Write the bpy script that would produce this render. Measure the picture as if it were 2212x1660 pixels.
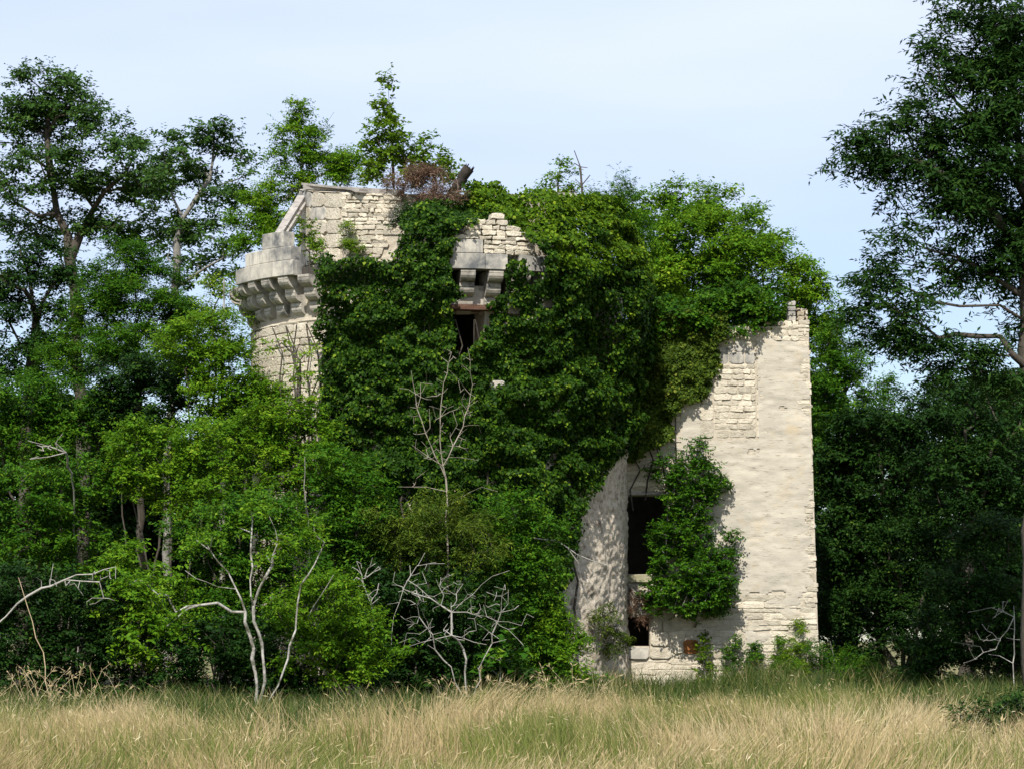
import bpy, math, random
import numpy as np
from mathutils import Vector

# ------------------------------------------------------------------ camera, world, sun, exposure
for o in list(bpy.data.objects):
    bpy.data.objects.remove(o)
scene = bpy.context.scene
COL = scene.collection
F = 2920.0                     # focal length in pixels of a 1024 px wide frame
TP = 252.0 / F                 # tangent of the camera pitch
PITCH = math.atan(TP)
EYE = 1.6
cam_d = bpy.data.cameras.new('camera')
cam_d.sensor_width = 36.0
cam_d.lens = F / 1024 * 36.0
cam_d.clip_start = 0.5
cam_d.clip_end = 3000
cam = bpy.data.objects.new('camera', cam_d)
COL.objects.link(cam)
cam.location = (0, 0, EYE)
cam.rotation_euler = (math.pi / 2 + PITCH, 0, 0)
scene.camera = cam
scene.render.resolution_x = 1024
scene.render.resolution_y = 768

SUN_AZ = math.radians(11)      # left of the line behind the camera
SUN_EL = math.radians(47)
world = bpy.data.worlds.new('World')
scene.world = world
world.use_nodes = True
wn = world.node_tree.nodes
wl = world.node_tree.links
wn.clear()
w_out = wn.new('ShaderNodeOutputWorld')
w_bg = wn.new('ShaderNodeBackground')
w_bg.inputs['Strength'].default_value = 0.1
w_sky = wn.new('ShaderNodeTexSky')
w_sky.sky_type = 'NISHITA'
w_sky.sun_disc = False
w_sky.sun_elevation = SUN_EL
w_sky.sun_rotation = math.pi + SUN_AZ
w_sky.air_density = 1.0
w_sky.dust_density = 0.4
w_sky.ozone_density = 1.5
# thin high cloud veil drifting over the clear sky
w_tc = wn.new('ShaderNodeTexCoord')
w_map = wn.new('ShaderNodeMapping')
w_map.inputs['Scale'].default_value = (1.6, 1.6, 9.0)
w_no = wn.new('ShaderNodeTexNoise')
w_no.inputs['Scale'].default_value = 2.2
w_no.inputs['Detail'].default_value = 4.0
w_no.inputs['Roughness'].default_value = 0.45
w_sep = wn.new('ShaderNodeSeparateXYZ')
w_el = wn.new('ShaderNodeMapRange')
w_el.interpolation_type = 'SMOOTHSTEP'
w_el.inputs['From Min'].default_value = 0.04
w_el.inputs['From Max'].default_value = 0.20
w_el.inputs['To Min'].default_value = 0.12
w_el.inputs['To Max'].default_value = 0.62
w_add = wn.new('ShaderNodeMath')
w_add.operation = 'MULTIPLY_ADD'
w_add.inputs[1].default_value = 0.55
w_mix = wn.new('ShaderNodeMix')
w_mix.data_type = 'RGBA'
w_mix.clamp_factor = True
w_mix.inputs['B'].default_value = (6.3, 7.0, 8.6, 1)
wl.new(w_tc.outputs['Generated'], w_map.inputs['Vector'])
wl.new(w_map.outputs['Vector'], w_no.inputs['Vector'])
wl.new(w_tc.outputs['Generated'], w_sep.inputs[0])
wl.new(w_sep.outputs['Z'], w_el.inputs['Value'])
wl.new(w_no.outputs['Fac'], w_add.inputs[0])
wl.new(w_el.outputs['Result'], w_add.inputs[2])
wl.new(w_add.outputs[0], w_mix.inputs['Factor'])
w_hs = wn.new('ShaderNodeHueSaturation')
w_hs.inputs['Saturation'].default_value = 1.7
w_hs.inputs['Hue'].default_value = 0.515
wl.new(w_sky.outputs['Color'], w_hs.inputs['Color'])
wl.new(w_hs.outputs['Color'], w_mix.inputs['A'])
wl.new(w_mix.outputs['Result'], w_bg.inputs['Color'])
wl.new(w_bg.outputs['Background'], w_out.inputs['Surface'])

sun_d = bpy.data.lights.new('sun', 'SUN')
sun_d.energy = 5.0
sun_d.angle = math.radians(0.6)
sun_d.color = (1.0, 0.95, 0.86)
sun = bpy.data.objects.new('sun', sun_d)
COL.objects.link(sun)
sdir = Vector((-math.sin(SUN_AZ) * math.cos(SUN_EL), -math.cos(SUN_AZ) * math.cos(SUN_EL), math.sin(SUN_EL)))
sun.rotation_euler = (-sdir).to_track_quat('-Z', 'Y').to_euler()
sun.location = (-20, -40, 60)

vs = scene.view_settings
vs.view_transform = 'Standard'
vs.look = 'None'
vs.exposure = 0.45
vs.gamma = 1.0
vs.use_curve_mapping = False

# ------------------------------------------------------------------ helpers
CP, SP = math.cos(PITCH), math.sin(PITCH)


def P(u, v, Y):
    """world point at distance Y seen at photograph position (u, v), 1024 x 768"""
    x = (u - 512) / F
    y = (384 - v) / F
    t = Y / (CP - y * SP)
    return np.array([x * t, Y, EYE + (SP + y * CP) * t])


def D(u, v, Y):
    """the same from the 2211 px wide view of the photograph"""
    return P(u * .46314, v * .46314, Y)


def proj(p):
    p = np.atleast_2d(p)
    x, y, z = p[:, 0], p[:, 1], p[:, 2] - EYE
    d = y * CP + z * SP
    return np.stack([512 + F * x / d, 384 - F * (-y * SP + z * CP) / d], 1)


def in_poly(pts, poly):
    poly = np.asarray(poly, float)
    x, y = pts[:, 0], pts[:, 1]
    c = np.zeros(len(pts), bool)
    n = len(poly)
    for i in range(n):
        x1, y1 = poly[i]
        x2, y2 = poly[i - 1]
        if y1 == y2:
            continue
        m = ((y1 > y) != (y2 > y)) & (x < (x2 - x1) * (y - y1) / (y2 - y1) + x1)
        c ^= m
    return c


def vnoise(p, seed=0):
    p = np.atleast_2d(np.asarray(p, float))
    i = np.floor(p).astype(np.int64)
    f = p - i
    f = f * f * (3 - 2 * f)
    M = 0xffffffff

    def h(a, b, c):
        n = (a * 374761393 + b * 668265263 + c * 1103515245 + seed * 69069) & M
        n = ((n ^ (n >> 13)) * 1274126177) & M
        n = n ^ (n >> 16)
        return n / float(M)
    r = 0
    for dx in (0, 1):
        for dy in (0, 1):
            for dz in (0, 1):
                w = (f[:, 0] if dx else 1 - f[:, 0]) * (f[:, 1] if dy else 1 - f[:, 1]) * (f[:, 2] if dz else 1 - f[:, 2])
                r = r + w * h(i[:, 0] + dx, i[:, 1] + dy, i[:, 2] + dz)
    return r


def fbm(p, seed=0, octv=3):
    p = np.atleast_2d(np.asarray(p, float))
    r, a, s = 0, .5, 0
    for k in range(octv):
        r = r + a * vnoise(p * 2 ** k, seed + 17 * k)
        s += a
        a *= .5
    return r / s


def unit(v):
    n = np.linalg.norm(v, axis=-1, keepdims=True)
    return v / np.maximum(n, 1e-9)


def mesh_np(name, verts, faces, mat, parent=None, rnd=None, smooth=False):
    """one mesh object from arrays; faces is (n, k)"""
    verts = np.asarray(verts, np.float32)
    faces = np.asarray(faces, np.int32)
    me = bpy.data.meshes.new(name)
    n, k = faces.shape
    me.vertices.add(len(verts))
    me.vertices.foreach_set('co', verts.ravel())
    me.loops.add(n * k)
    me.loops.foreach_set('vertex_index', faces.ravel())
    me.polygons.add(n)
    me.polygons.foreach_set('loop_start', np.arange(0, n * k, k, dtype=np.int32))
    me.polygons.foreach_set('loop_total', np.full(n, k, np.int32))
    if smooth:
        me.polygons.foreach_set('use_smooth', np.ones(n, bool))
    me.update(calc_edges=True)
    if rnd is not None:
        a = me.attributes.new('rnd', 'FLOAT', 'FACE')
        a.data.foreach_set('value', np.asarray(rnd, np.float32))
    me.materials.append(mat)
    o = bpy.data.objects.new(name, me)
    COL.objects.link(o)
    if parent is not None:
        o.parent = parent
    return o


def mesh_py(name, verts, faces, mat, parent=None, smooth=False):
    me = bpy.data.meshes.new(name)
    me.from_pydata([tuple(map(float, v)) for v in verts], [], faces)
    if smooth:
        for p in me.polygons:
            p.use_smooth = True
    me.update()
    me.materials.append(mat)
    o = bpy.data.objects.new(name, me)
    COL.objects.link(o)
    if parent is not None:
        o.parent = parent
    return o


def tag(o, label=None, cat=None, group=None, kind=None):
    if label:
        o['label'] = label
    if cat:
        o['category'] = cat
    if group:
        o['group'] = group
    if kind:
        o['kind'] = kind
    return o


def thing(name, loc, label, cat, group=None):
    o = bpy.data.objects.new(name, None)
    COL.objects.link(o)
    o.location = tuple(map(float, loc))
    o.empty_display_size = .2
    return tag(o, label, cat, group)


# ------------------------------------------------------------------ materials
def new_mat(name):
    m = bpy.data.materials.new(name)
    m.use_nodes = True
    nt = m.node_tree
    nt.nodes.clear()
    out = nt.nodes.new('ShaderNodeOutputMaterial')
    return m, nt.nodes, nt.links, out


def ramp(n, stops, interp='LINEAR'):
    r = n.new('ShaderNodeValToRGB')
    r.color_ramp.interpolation = interp
    e = r.color_ramp.elements
    while len(e) < len(stops):
        e.new(.5)
    for k, (p, c) in enumerate(stops):
        e[k].position = p
        e[k].color = (c[0], c[1], c[2], 1) if hasattr(c, '__len__') else (c, c, c, 1)
    return r


def leaf_mat(name, stops, trans=.35, rough=.55, spec=.07):
    m, n, l, out = new_mat(name)
    at = n.new('ShaderNodeAttribute')
    at.attribute_name = 'rnd'
    r = ramp(n, stops)
    l.new(at.outputs['Fac'], r.inputs['Fac'])
    b = n.new('ShaderNodeBsdfPrincipled')
    b.inputs['Roughness'].default_value = rough
    b.inputs['Specular IOR Level'].default_value = spec
    t = n.new('ShaderNodeBsdfTranslucent')
    hs = n.new('ShaderNodeHueSaturation')
    hs.inputs['Hue'].default_value = .485
    hs.inputs['Value'].default_value = 1.25
    l.new(r.outputs['Color'], hs.inputs['Color'])
    mx = n.new('ShaderNodeMixShader')
    mx.inputs[0].default_value = trans
    l.new(r.outputs['Color'], b.inputs['Base Color'])
    l.new(hs.outputs['Color'], t.inputs['Color'])
    l.new(b.outputs[0], mx.inputs[1])
    l.new(t.outputs[0], mx.inputs[2])
    l.new(mx.outputs[0], out.inputs['Surface'])
    return m


def solid_mat(name, c1, c2, scale=8, rough=.9, bump=.3, bscale=30, stretch=(1, 1, 1), stain=None, stain_scale=1.2, stain_lo=.55,
              stain_hi=.75, var=.0, bdist=.02, extra=None):
    """two-tone noise surface with bump, optional stains of another colour, optional per-piece variation"""
    m, n, l, out = new_mat(name)
    tc = n.new('ShaderNodeTexCoord')
    mp = n.new('ShaderNodeMapping')
    mp.inputs['Scale'].default_value = stretch
    l.new(tc.outputs['Object'], mp.inputs['Vector'])
    no = n.new('ShaderNodeTexNoise')
    no.inputs['Scale'].default_value = scale
    no.inputs['Detail'].default_value = 6
    no.inputs['Roughness'].default_value = .65
    l.new(mp.outputs[0], no.inputs['Vector'])
    r = ramp(n, [(.3, c1), (.7, c2)])
    l.new(no.outputs['Fac'], r.inputs['Fac'])
    col = r.outputs['Color']
    if var > 0:
        oi = n.new('ShaderNodeObjectInfo')
        mr = n.new('ShaderNodeMapRange')
        mr.inputs['To Min'].default_value = 1 - var
        mr.inputs['To Max'].default_value = 1 + var * .5
        l.new(oi.outputs['Random'], mr.inputs['Value'])
        hs = n.new('ShaderNodeHueSaturation')
        l.new(mr.outputs[0], hs.inputs['Value'])
        l.new(col, hs.inputs['Color'])
        col = hs.outputs['Color']
    if stain is not None:
        ns = n.new('ShaderNodeTexNoise')
        ns.inputs['Scale'].default_value = stain_scale
        ns.inputs['Detail'].default_value = 7
        ns.inputs['Roughness'].default_value = .7
        l.new(tc.outputs['Object'], ns.inputs['Vector'])
        rs = ramp(n, [(stain_lo, 0.0), (stain_hi, 1.0)])
        l.new(ns.outputs['Fac'], rs.inputs['Fac'])
        mx = n.new('ShaderNodeMix')
        mx.data_type = 'RGBA'
        l.new(rs.outputs['Color'], mx.inputs['Factor'])
        l.new(col, mx.inputs['A'])
        mx.inputs['B'].default_value = (*stain, 1)
        col = mx.outputs['Result']
    if extra is not None:       # a second family of marks: (colour, scale, lo, hi, stretch)
        ec, es, lo, hi, est = extra
        mp2 = n.new('ShaderNodeMapping')
        mp2.inputs['Scale'].default_value = est
        l.new(tc.outputs['Object'], mp2.inputs['Vector'])
        n2 = n.new('ShaderNodeTexNoise')
        n2.inputs['Scale'].default_value = es
        n2.inputs['Detail'].default_value = 5
        l.new(mp2.outputs[0], n2.inputs['Vector'])
        r2 = ramp(n, [(lo, 0.0), (hi, 1.0)])
        l.new(n2.outputs['Fac'], r2.inputs['Fac'])
        mx2 = n.new('ShaderNodeMix')
        mx2.data_type = 'RGBA'
        l.new(r2.outputs['Color'], mx2.inputs['Factor'])
        l.new(col, mx2.inputs['A'])
        mx2.inputs['B'].default_value = (*ec, 1)
        col = mx2.outputs['Result']
    b = n.new('ShaderNodeBsdfPrincipled')
    b.inputs['Roughness'].default_value = rough
    b.inputs['Specular IOR Level'].default_value = .2
    l.new(col, b.inputs['Base Color'])
    if bump > 0:
        nb = n.new('ShaderNodeTexNoise')
        nb.inputs['Scale'].default_value = bscale
        nb.inputs['Detail'].default_value = 5
        nb.inputs['Roughness'].default_value = .7
        l.new(mp.outputs[0], nb.inputs['Vector'])
        bp = n.new('ShaderNodeBump')
        bp.inputs['Strength'].default_value = bump
        bp.inputs['Distance'].default_value = bdist
        l.new(nb.outputs['Fac'], bp.inputs['Height'])
        l.new(bp.outputs[0], b.inputs['Normal'])
    l.new(b.outputs[0], out.inputs['Surface'])
    return m


M_STONE = solid_mat('limestone', (.44, .39, .30), (.66, .60, .49), 6, .92, 1.0, 16, var=.22, bdist=.05,
                    stain=(.20, .17, .13), stain_scale=3.0, stain_lo=.58, stain_hi=.74)
M_ASHLAR = solid_mat('weathered_ashlar', (.42, .39, .34), (.58, .54, .46), 3, .9, .35, 30, var=.22,
                     stain=(.10, .105, .11), stain_scale=1.3, stain_lo=.42, stain_hi=.64,
                     extra=((.16, .16, .16), 2.2, .55, .75, (3, 3, .5)))
M_CORBEL = solid_mat('lichened_corbel_stone', (.34, .31, .27), (.54, .50, .43), 5, .92, .6, 25, var=.25,
                     stain=(.09, .09, .09), stain_scale=2.2, stain_lo=.48, stain_hi=.68)
M_MORTAR = solid_mat('earthy_mortar', (.30, .25, .18), (.46, .40, .31), 9, .97, .9, 18, bdist=.05,
                     stain=(.12, .10, .07), stain_scale=2.5, stain_lo=.55, stain_hi=.72)
M_PALEMORTAR = solid_mat('pale_lime_mortar', (.38, .33, .26), (.52, .47, .38), 8, .97, .8, 20, bdist=.03,
                         stain=(.20, .17, .12), stain_scale=2.5, stain_lo=.58, stain_hi=.75)
M_PLASTER = solid_mat('worn_lime_plaster', (.37, .34, .285), (.53, .48, .395), 1.1, .92, .6, 22, stretch=(1, 1, 2.8), bdist=.025,
                      stain=(.45, .35, .21), stain_scale=1.3, stain_lo=.55, stain_hi=.80,
                      extra=((.22, .19, .15), 11, .585, .74, (.45, 1, 3.6)))
M_GREYPLASTER = solid_mat('grey_plaster', (.30, .27, .245), (.42, .385, .345), 2.5, .95, .4, 24, bdist=.02,
                          stain=(.20, .17, .14), stain_scale=1.4, stain_lo=.5, stain_hi=.72)
M_DARKSTONE = solid_mat('shade_toned_stone', (.035, .032, .028), (.07, .063, .055), 4, .95, .5, 15)  # near-black so the shade of the interiors is painted into the stone colour
M_REDSTONE = solid_mat('rust_brown_board', (.20, .085, .03), (.27, .115, .04), 3, .85, .25, 30, stretch=(1, 1, 3))
M_MOSSSTONE = solid_mat('mossy_sill_stone', (.20, .19, .11), (.36, .33, .24), 6, .95, .5, 25)
M_TIMBER = solid_mat('grey_weathered_timber', (.22, .20, .18), (.38, .355, .32), 6, .85, .5, 40, stretch=(1, 1, .25),
                     stain=(.08, .07, .06), stain_scale=3, stain_lo=.55, stain_hi=.7)
M_RUSTWOOD = solid_mat('dark_rotten_wood', (.06, .035, .025), (.14, .075, .05), 10, .85, .5, 40, stretch=(.3, 1, 1))
M_BARK = solid_mat('dark_bark', (.04, .034, .027), (.095, .082, .066), 14, .95, .8, 30, stretch=(1, 1, .3))
M_BARKGREY = solid_mat('grey_bark', (.12, .115, .10), (.24, .225, .20), 12, .95, .6, 30, stretch=(1, 1, .4))
M_BARKPALE = solid_mat('pale_bark', (.14, .13, .11), (.52, .50, .46), 7, .9, .5, 25, stretch=(1, 1, .6),
                       stain=(.07, .07, .045), stain_scale=3.2, stain_lo=.45, stain_hi=.60)
M_DEAD = solid_mat('silvery_deadwood', (.17, .155, .135), (.46, .44, .40), 5, .85, .3, 40, stain=(.07, .065, .045), stain_scale=2.5, stain_lo=.52, stain_hi=.66)
M_DEADBROWN = solid_mat('brown_deadwood', (.10, .07, .05), (.22, .16, .12), 8, .9, .3, 40)
M_DEADTAN = solid_mat('tan_grey_deadwood', (.16, .135, .10), (.38, .34, .28), 5, .85, .3, 40, stain=(.06, .06, .03), stain_scale=2.5, stain_lo=.5, stain_hi=.66)
M_STALK = solid_mat('tan_dry_stalk', (.30, .22, .13), (.46, .37, .24), 6, .85, .2, 30)
M_CHAR = solid_mat('blackened_deadwood', (.022, .019, .017), (.06, .05, .042), 12, .9, .8, 30, stretch=(1, 1, .3))

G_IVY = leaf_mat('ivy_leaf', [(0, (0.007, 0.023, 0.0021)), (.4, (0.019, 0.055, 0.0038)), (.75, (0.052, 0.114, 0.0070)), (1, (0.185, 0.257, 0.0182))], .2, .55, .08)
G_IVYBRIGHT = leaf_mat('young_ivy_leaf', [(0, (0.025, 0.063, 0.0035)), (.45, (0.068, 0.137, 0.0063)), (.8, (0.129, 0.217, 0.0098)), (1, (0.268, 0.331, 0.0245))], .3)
G_IVYMID = leaf_mat('glossy_evergreen_leaf', [(0, (0.012, 0.046, 0.0031)), (.45, (0.030, 0.097, 0.0052)), (.8, (0.069, 0.168, 0.0078)), (1, (0.158, 0.269, 0.0158))], .28, .55, .1)
G_OLIVEB = leaf_mat('maple_leaf', [(0, (0.041, 0.085, 0.0056)), (.5, (0.077, 0.154, 0.0084)), (.85, (0.124, 0.217, 0.0126)), (1, (0.227, 0.285, 0.0210))], .4)
G_OAK = leaf_mat('hazed_oak_leaf', [(0, (0.020, 0.052, 0.0120)), (.5, (0.039, 0.092, 0.0165)), (.85, (0.063, 0.127, 0.0270)), (1, (0.122, 0.189, 0.0450))], .3)  # distance haze mixed into the leaf colour as a greyer, bluer tone
G_ASH = leaf_mat('pinnate_leaf', [(0, (0.009, 0.026, 0.0060)), (.5, (0.017, 0.050, 0.0083)), (.85, (0.035, 0.080, 0.0135)), (1, (0.092, 0.142, 0.0188))], .28, .55, .07)  # albedo lowered to put the crown's shaded look into the leaf colour
G_BRIGHT = leaf_mat('bright_green_leaf', [(0, (0.027, 0.082, 0.0042)), (.4, (0.062, 0.154, 0.0070)), (.75, (0.124, 0.234, 0.0112)), (1, (0.288, 0.376, 0.0315))], .34)
G_MID = leaf_mat('mid_green_leaf', [(0, (0.012, 0.046, 0.0035)), (.45, (0.031, 0.098, 0.0056)), (.8, (0.074, 0.165, 0.0091)), (1, (0.206, 0.291, 0.0224))], .28)
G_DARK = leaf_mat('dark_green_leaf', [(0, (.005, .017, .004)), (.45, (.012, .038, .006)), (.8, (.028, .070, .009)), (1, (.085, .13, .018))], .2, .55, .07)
G_YELLOW = leaf_mat('yellow_green_leaf', [(0, (0.056, 0.124, 0.0075)), (.5, (0.112, 0.212, 0.0120)), (.85, (0.194, 0.283, 0.0188)), (1, (0.347, 0.366, 0.0375))], .42)
G_BROWN = leaf_mat('withered_brown_leaf', [(0, (.065, .035, .02)), (.5, (.14, .085, .055)), (1, (.25, .19, .14))], .2, .8, .1)
G_STRAW = leaf_mat('dry_grass_blade', [(0, (.085, .125, .022)), (.20, (.20, .215, .055)), (.30, (.33, .26, .12)), (.55, (.42, .33, .17)), (.85, (.52, .425, .25)), (1, (.64, .56, .38))], .3, .7, .2)
G_GRASS = leaf_mat('green_grass_blade', [(0, (.018, .045, .006)), (.45, (.045, .085, .011)), (.65, (.10, .13, .022)), (.82, (.22, .20, .07)), (1, (.42, .34, .17))], .35, .6, .25)

# ------------------------------------------------------------------ ground
rng = np.random.default_rng(5)
gx = np.concatenate([[-700, -300, -120, -60], np.linspace(-34, 34, 69), [60, 120, 300, 700]])
gy = np.concatenate([[-300, -100, -30, 0], np.linspace(8, 100, 93), [130, 200, 400, 900]])
GX, GY = np.meshgrid(gx, gy)


def ground_z(x, y):
    x = np.asarray(x, float)
    y = np.asarray(y, float)
    p = np.stack([x * .18, y * .18, np.zeros_like(x)], -1).reshape(-1, 3)
    near = np.exp(-((x / 40) ** 4) - (((y - 50) / 50) ** 4))
    return ((fbm(p, 3, 2).reshape(x.shape) - .5) * .22) * near


GZ = ground_z(GX, GY)
nv = np.stack([GX.ravel(), GY.ravel(), GZ.ravel()], 1)
ii, jj = np.meshgrid(np.arange(len(gx) - 1), np.arange(len(gy) - 1))
a0 = (jj * len(gx) + ii).ravel()
gf = np.stack([a0, a0 + 1, a0 + 1 + len(gx), a0 + len(gx)], 1)
M_GROUND = solid_mat('field_soil_and_litter', (.10, .095, .035), (.22, .18, .085), 3, .95, .6, 20,
                     stain=(.06, .085, .02), stain_scale=.25, stain_lo=.45, stain_hi=.65)
tag(mesh_np('ground', nv, gf, M_GROUND, smooth=True), kind='structure')


# ------------------------------------------------------------------ masonry builders
def holed_panel(us, zs, hole, mapf, thick):
    nu, nz = len(us), len(zs)
    V = []
    for d in (0.0, thick):
        for z in zs:
            for u in us:
                V.append(mapf(u, z, -d))
    N = nu * nz
    Fs = []

    def solid(i, j):
        return 0 <= i < nu - 1 and 0 <= j < nz - 1 and not hole((us[i] + us[i + 1]) / 2, (zs[j] + zs[j + 1]) / 2)
    for j in range(nz - 1):
        for i in range(nu - 1):
            if not solid(i, j):
                continue
            a, b, c, d = j * nu + i, j * nu + i + 1, (j + 1) * nu + i + 1, (j + 1) * nu + i
            Fs.append((a, b, c, d))
            Fs.append((N + d, N + c, N + b, N + a))
            for (ni, nj, p, q) in ((i, j - 1, b, a), (i + 1, j, c, b), (i, j + 1, d, c), (i - 1, j, a, d)):
                if not solid(ni, nj):
                    Fs.append((p, q, N + q, N + p))
    return V, Fs


def stone_piece(name, u0, u1, z0, z1, proud, mapf, mat, parent, r, back=.10, jit=.014, cham=.011):
    """an irregular block: eight-sided outline with a chamfered, slightly domed face"""
    w, h = u1 - u0, z1 - z0
    cu, cz = (u0 + u1) / 2, (z0 + z1) / 2
    c = min(.16 * w, .22 * h)
    ring = [(u0 + c, z0), (cu, z0), (u1 - c, z0), (u1, z0 + c * .8), (u1, z1 - c * .8), (u1 - c, z1), (cu, z1), (u0 + c, z1), (u0, z1 - c * .8), (u0, z0 + c * .8)]
    ring = [(a + r.uniform(-jit, jit), b + r.uniform(-jit, jit)) for a, b in ring]
    k = len(ring)
    V, Fs = [], []
    tilt_u, tilt_z = r.uniform(-.012, .012), r.uniform(-.012, .012)
    ci = min(cham, .22 * h)
    for d, s in ((-back, 0.0), (proud - ci, 0.0), (proud, ci)):
        for a, b in ring:
            fa = cu + (a - cu) * (1 - 2 * s / w)
            fb = cz + (b - cz) * (1 - 2 * s / h)
            dd = d + (0 if d < 0 else tilt_u * (a - cu) / w * 2 + tilt_z * (b - cz) / h * 2)
            V.append(mapf(fa, fb, dd))
    V.append(mapf(cu + r.uniform(-.2, .2) * w, cz + r.uniform(-.2, .2) * h, proud + r.uniform(0, .008)))
    for L in (0, k):
        for i in range(k):
            j = (i + 1) % k
            Fs.append((L + i, L + j, L + k + j, L + k + i))
    for i in range(k):
        Fs.append((2 * k + i, 2 * k + (i + 1) % k, 3 * k))
    return mesh_py(name, V, Fs, mat, parent)


def courses(u0, u1, z0, z1, rh, rw, r, ok, gap=.007):
    """rows of stones: yields (u0, u1, z0, z1)"""
    z = z0
    while z < z1 - .03:
        h = min(r.uniform(*rh), z1 - z)
        u = u0 - r.uniform(0, rw[0] * .6)
        while u < u1:
            w = r.uniform(*rw)
            a, b = max(u, u0), min(u + w, u1)
            if b - a > .06 and ok((a + b) / 2, z + h / 2):
                yield a + gap, b - gap, z + gap * .8, z + h - gap * .8
            u += w
        z += h


def arc_block(name, t0, t1, r0, r1, z0, z1, mat, parent, mapx, n=6, cham=.012):
    """ring segment block with a soft arris"""
    prof = [(r0, z0), (r1 - cham, z0), (r1, z0 + cham), (r1, z1 - cham), (r1 - cham, z1), (r0, z1)]
    V, Fs = [], []
    k = len(prof)
    for i in range(n + 1):
        t = t0 + (t1 - t0) * i / n
        for rr, z in prof:
            V.append(mapx(t, rr, z))
    for i in range(n):
        for q in range(k):
            a, b = i * k + q, i * k + (q + 1) % k
            Fs.append((a, a + k, b + k, b))
    Fs.append(tuple(range(k)))
    Fs.append(tuple(n * k + q for q in reversed(range(k))))
    return mesh_py(name, V, Fs, mat, parent)


def beam(name, p0, p1, w, h, mat, parent=None, origin=(0, 0, 0), r=None, n=5, up=(0, 0, 1)):
    """squared timber with slight wobble"""
    p0, p1 = np.array(p0, float), np.array(p1, float)
    d = unit(p1 - p0)
    s = unit(np.cross(d, up))
    t = np.cross(s, d)
    V, Fs = [], []
    for i in range(n + 1):
        c = p0 + (p1 - p0) * i / n - np.array(origin)
        for a, b in ((-1, -1), (1, -1), (1, 1), (-1, 1)):
            jw = r.uniform(-.06, .06) if r else 0
            V.append(c + s * a * w / 2 * (1 + jw) + t * b * h / 2 * (1 + jw))
    for i in range(n):
        for q in range(4):
            a, b = i * 4 + q, i * 4 + (q + 1) % 4
            Fs.append((a, b, b + 4, a + 4))
    Fs.append((3, 2, 1, 0))
    Fs.append(tuple(n * 4 + q for q in range(4)))
    return mesh_py(name, V, Fs, mat, parent)


# ------------------------------------------------------------------ round tower
TY = 72.0
TX = P(438, 400, TY)[0]
TR = 4.6            # body radius
RP = 5.2            # outer face of the parapet
RD = 3.42           # upper drum
rt = random.Random(11)
tower = thing('round_tower', (TX, TY, 0), 'ruined round limestone tower with corbelled parapet, draped in ivy', 'tower')


def tz(v, r, dx=0.0):
    """height on the tower where radius r (front) meets picture row v"""
    return P(438, v, TY - r)[2]


def cyl(base, th_is_arc=True):
    """map (arc metres at radius base, z, proud) to tower-local space"""
    def f(u, z, d):
        t = u / base
        bat = max(0, (2.5 - z)) * .02
        r = base + d + bat
        return (r * math.sin(t), -r * math.cos(t), z)
    return f


def pol(t, r, z):
    return (r * math.sin(t), -r * math.cos(t), z)


Z_PB = P(438, 268.5, TY - RP)[2]          # underside of the parapet
Z_BODY = Z_PB - .02
win_t0, win_t1 = math.asin((455 - 438) / (TR * 43.3)), math.asin((490 - 438) / (TR * 43.3))
win_z1, win_z0 = tz(309, TR), tz(358, TR)
cb = cyl(TR)
us = sorted(list(np.linspace(-math.pi, math.pi, 145)[:-1] * TR) + [win_t0 * TR, win_t1 * TR]) + [math.pi * TR]
zs = sorted(list(np.linspace(-.3, Z_BODY, 46)) + [win_z0, win_z1, Z_BODY - .60])


def rough_cyl(u, z, d):
    t = u / TR
    p = np.array([[math.sin(t) * TR, math.cos(t) * TR, z]])
    k = 0 if d < -.2 else (fbm(p * 2.2, 5, 3)[0] - .5) * .12
    return cb(u, z, d + k - .03)


V, Fs = holed_panel(us, zs, lambda u, z: (win_t0 * TR < u < win_t1 * TR and win_z0 < z < win_z1) or (.03 * TR < u < .62 * TR and Z_BODY - .60 < z), rough_cyl, .95)
mesh_py('wall', V, Fs, M_PALEMORTAR, tower, smooth=False)
# vaulted floor inside, hidden walk along the top
n = 48
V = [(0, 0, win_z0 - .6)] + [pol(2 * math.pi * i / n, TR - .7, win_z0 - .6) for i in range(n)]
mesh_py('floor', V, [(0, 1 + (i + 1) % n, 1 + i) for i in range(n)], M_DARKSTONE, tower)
V, Fs = [], []
for i in range(72):
    t = 2 * math.pi * i / 72
    for rr, z in ((RD - .5, Z_PB + .02), (RP - .30, Z_PB + .02), (RP - .30, Z_PB + .20), (RD - .5, Z_PB + .20)):
        V.append(pol(t, rr, z))
for i in range(72):
    a, b = i * 4, ((i + 1) % 72) * 4
    for q in range(4):
        q2 = (q + 1) % 4
        Fs.append((a + q, b + q, b + q2, a + q2))
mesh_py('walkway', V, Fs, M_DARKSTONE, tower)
# upper drum: shell, set back behind the wall walk
Z_DT = P(299, 190, TY)[2]
cd = cyl(RD)


def drum_top(t):
    """broken rim: lower towards the field"""
    t = max(-1.5, min(1.5, t))
    return P(438, 189 + 5 * math.sin(max(0, t + 1.4)), TY - RD * math.cos(t))[2]


def cd(u, z, d):
    k = (drum_top(u / RD) - Z_PB) / (Z_DT - Z_PB)
    return cyl(RD)(u, Z_PB + (z - Z_PB) * k, d)


def rough_drum(u, z, d):
    t = u / RD
    p = np.array([[math.sin(t) * RD, math.cos(t) * RD, z]])
    return cd(u, z, d + (fbm(p * 3, 8, 3)[0] - .5) * .10 - .035)


def drum_gone(u, z):
    """the broken left jamb of the drum"""
    t = u / RD
    if t > -1.02 or t < -2.3:
        return False
    return Z_PB + .2 < z < Z_DT - .95 and t < -1.02 - .10 * math.floor((Z_DT - z) / .34) * -.28 - .18 * (z - Z_PB) / 2


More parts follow.
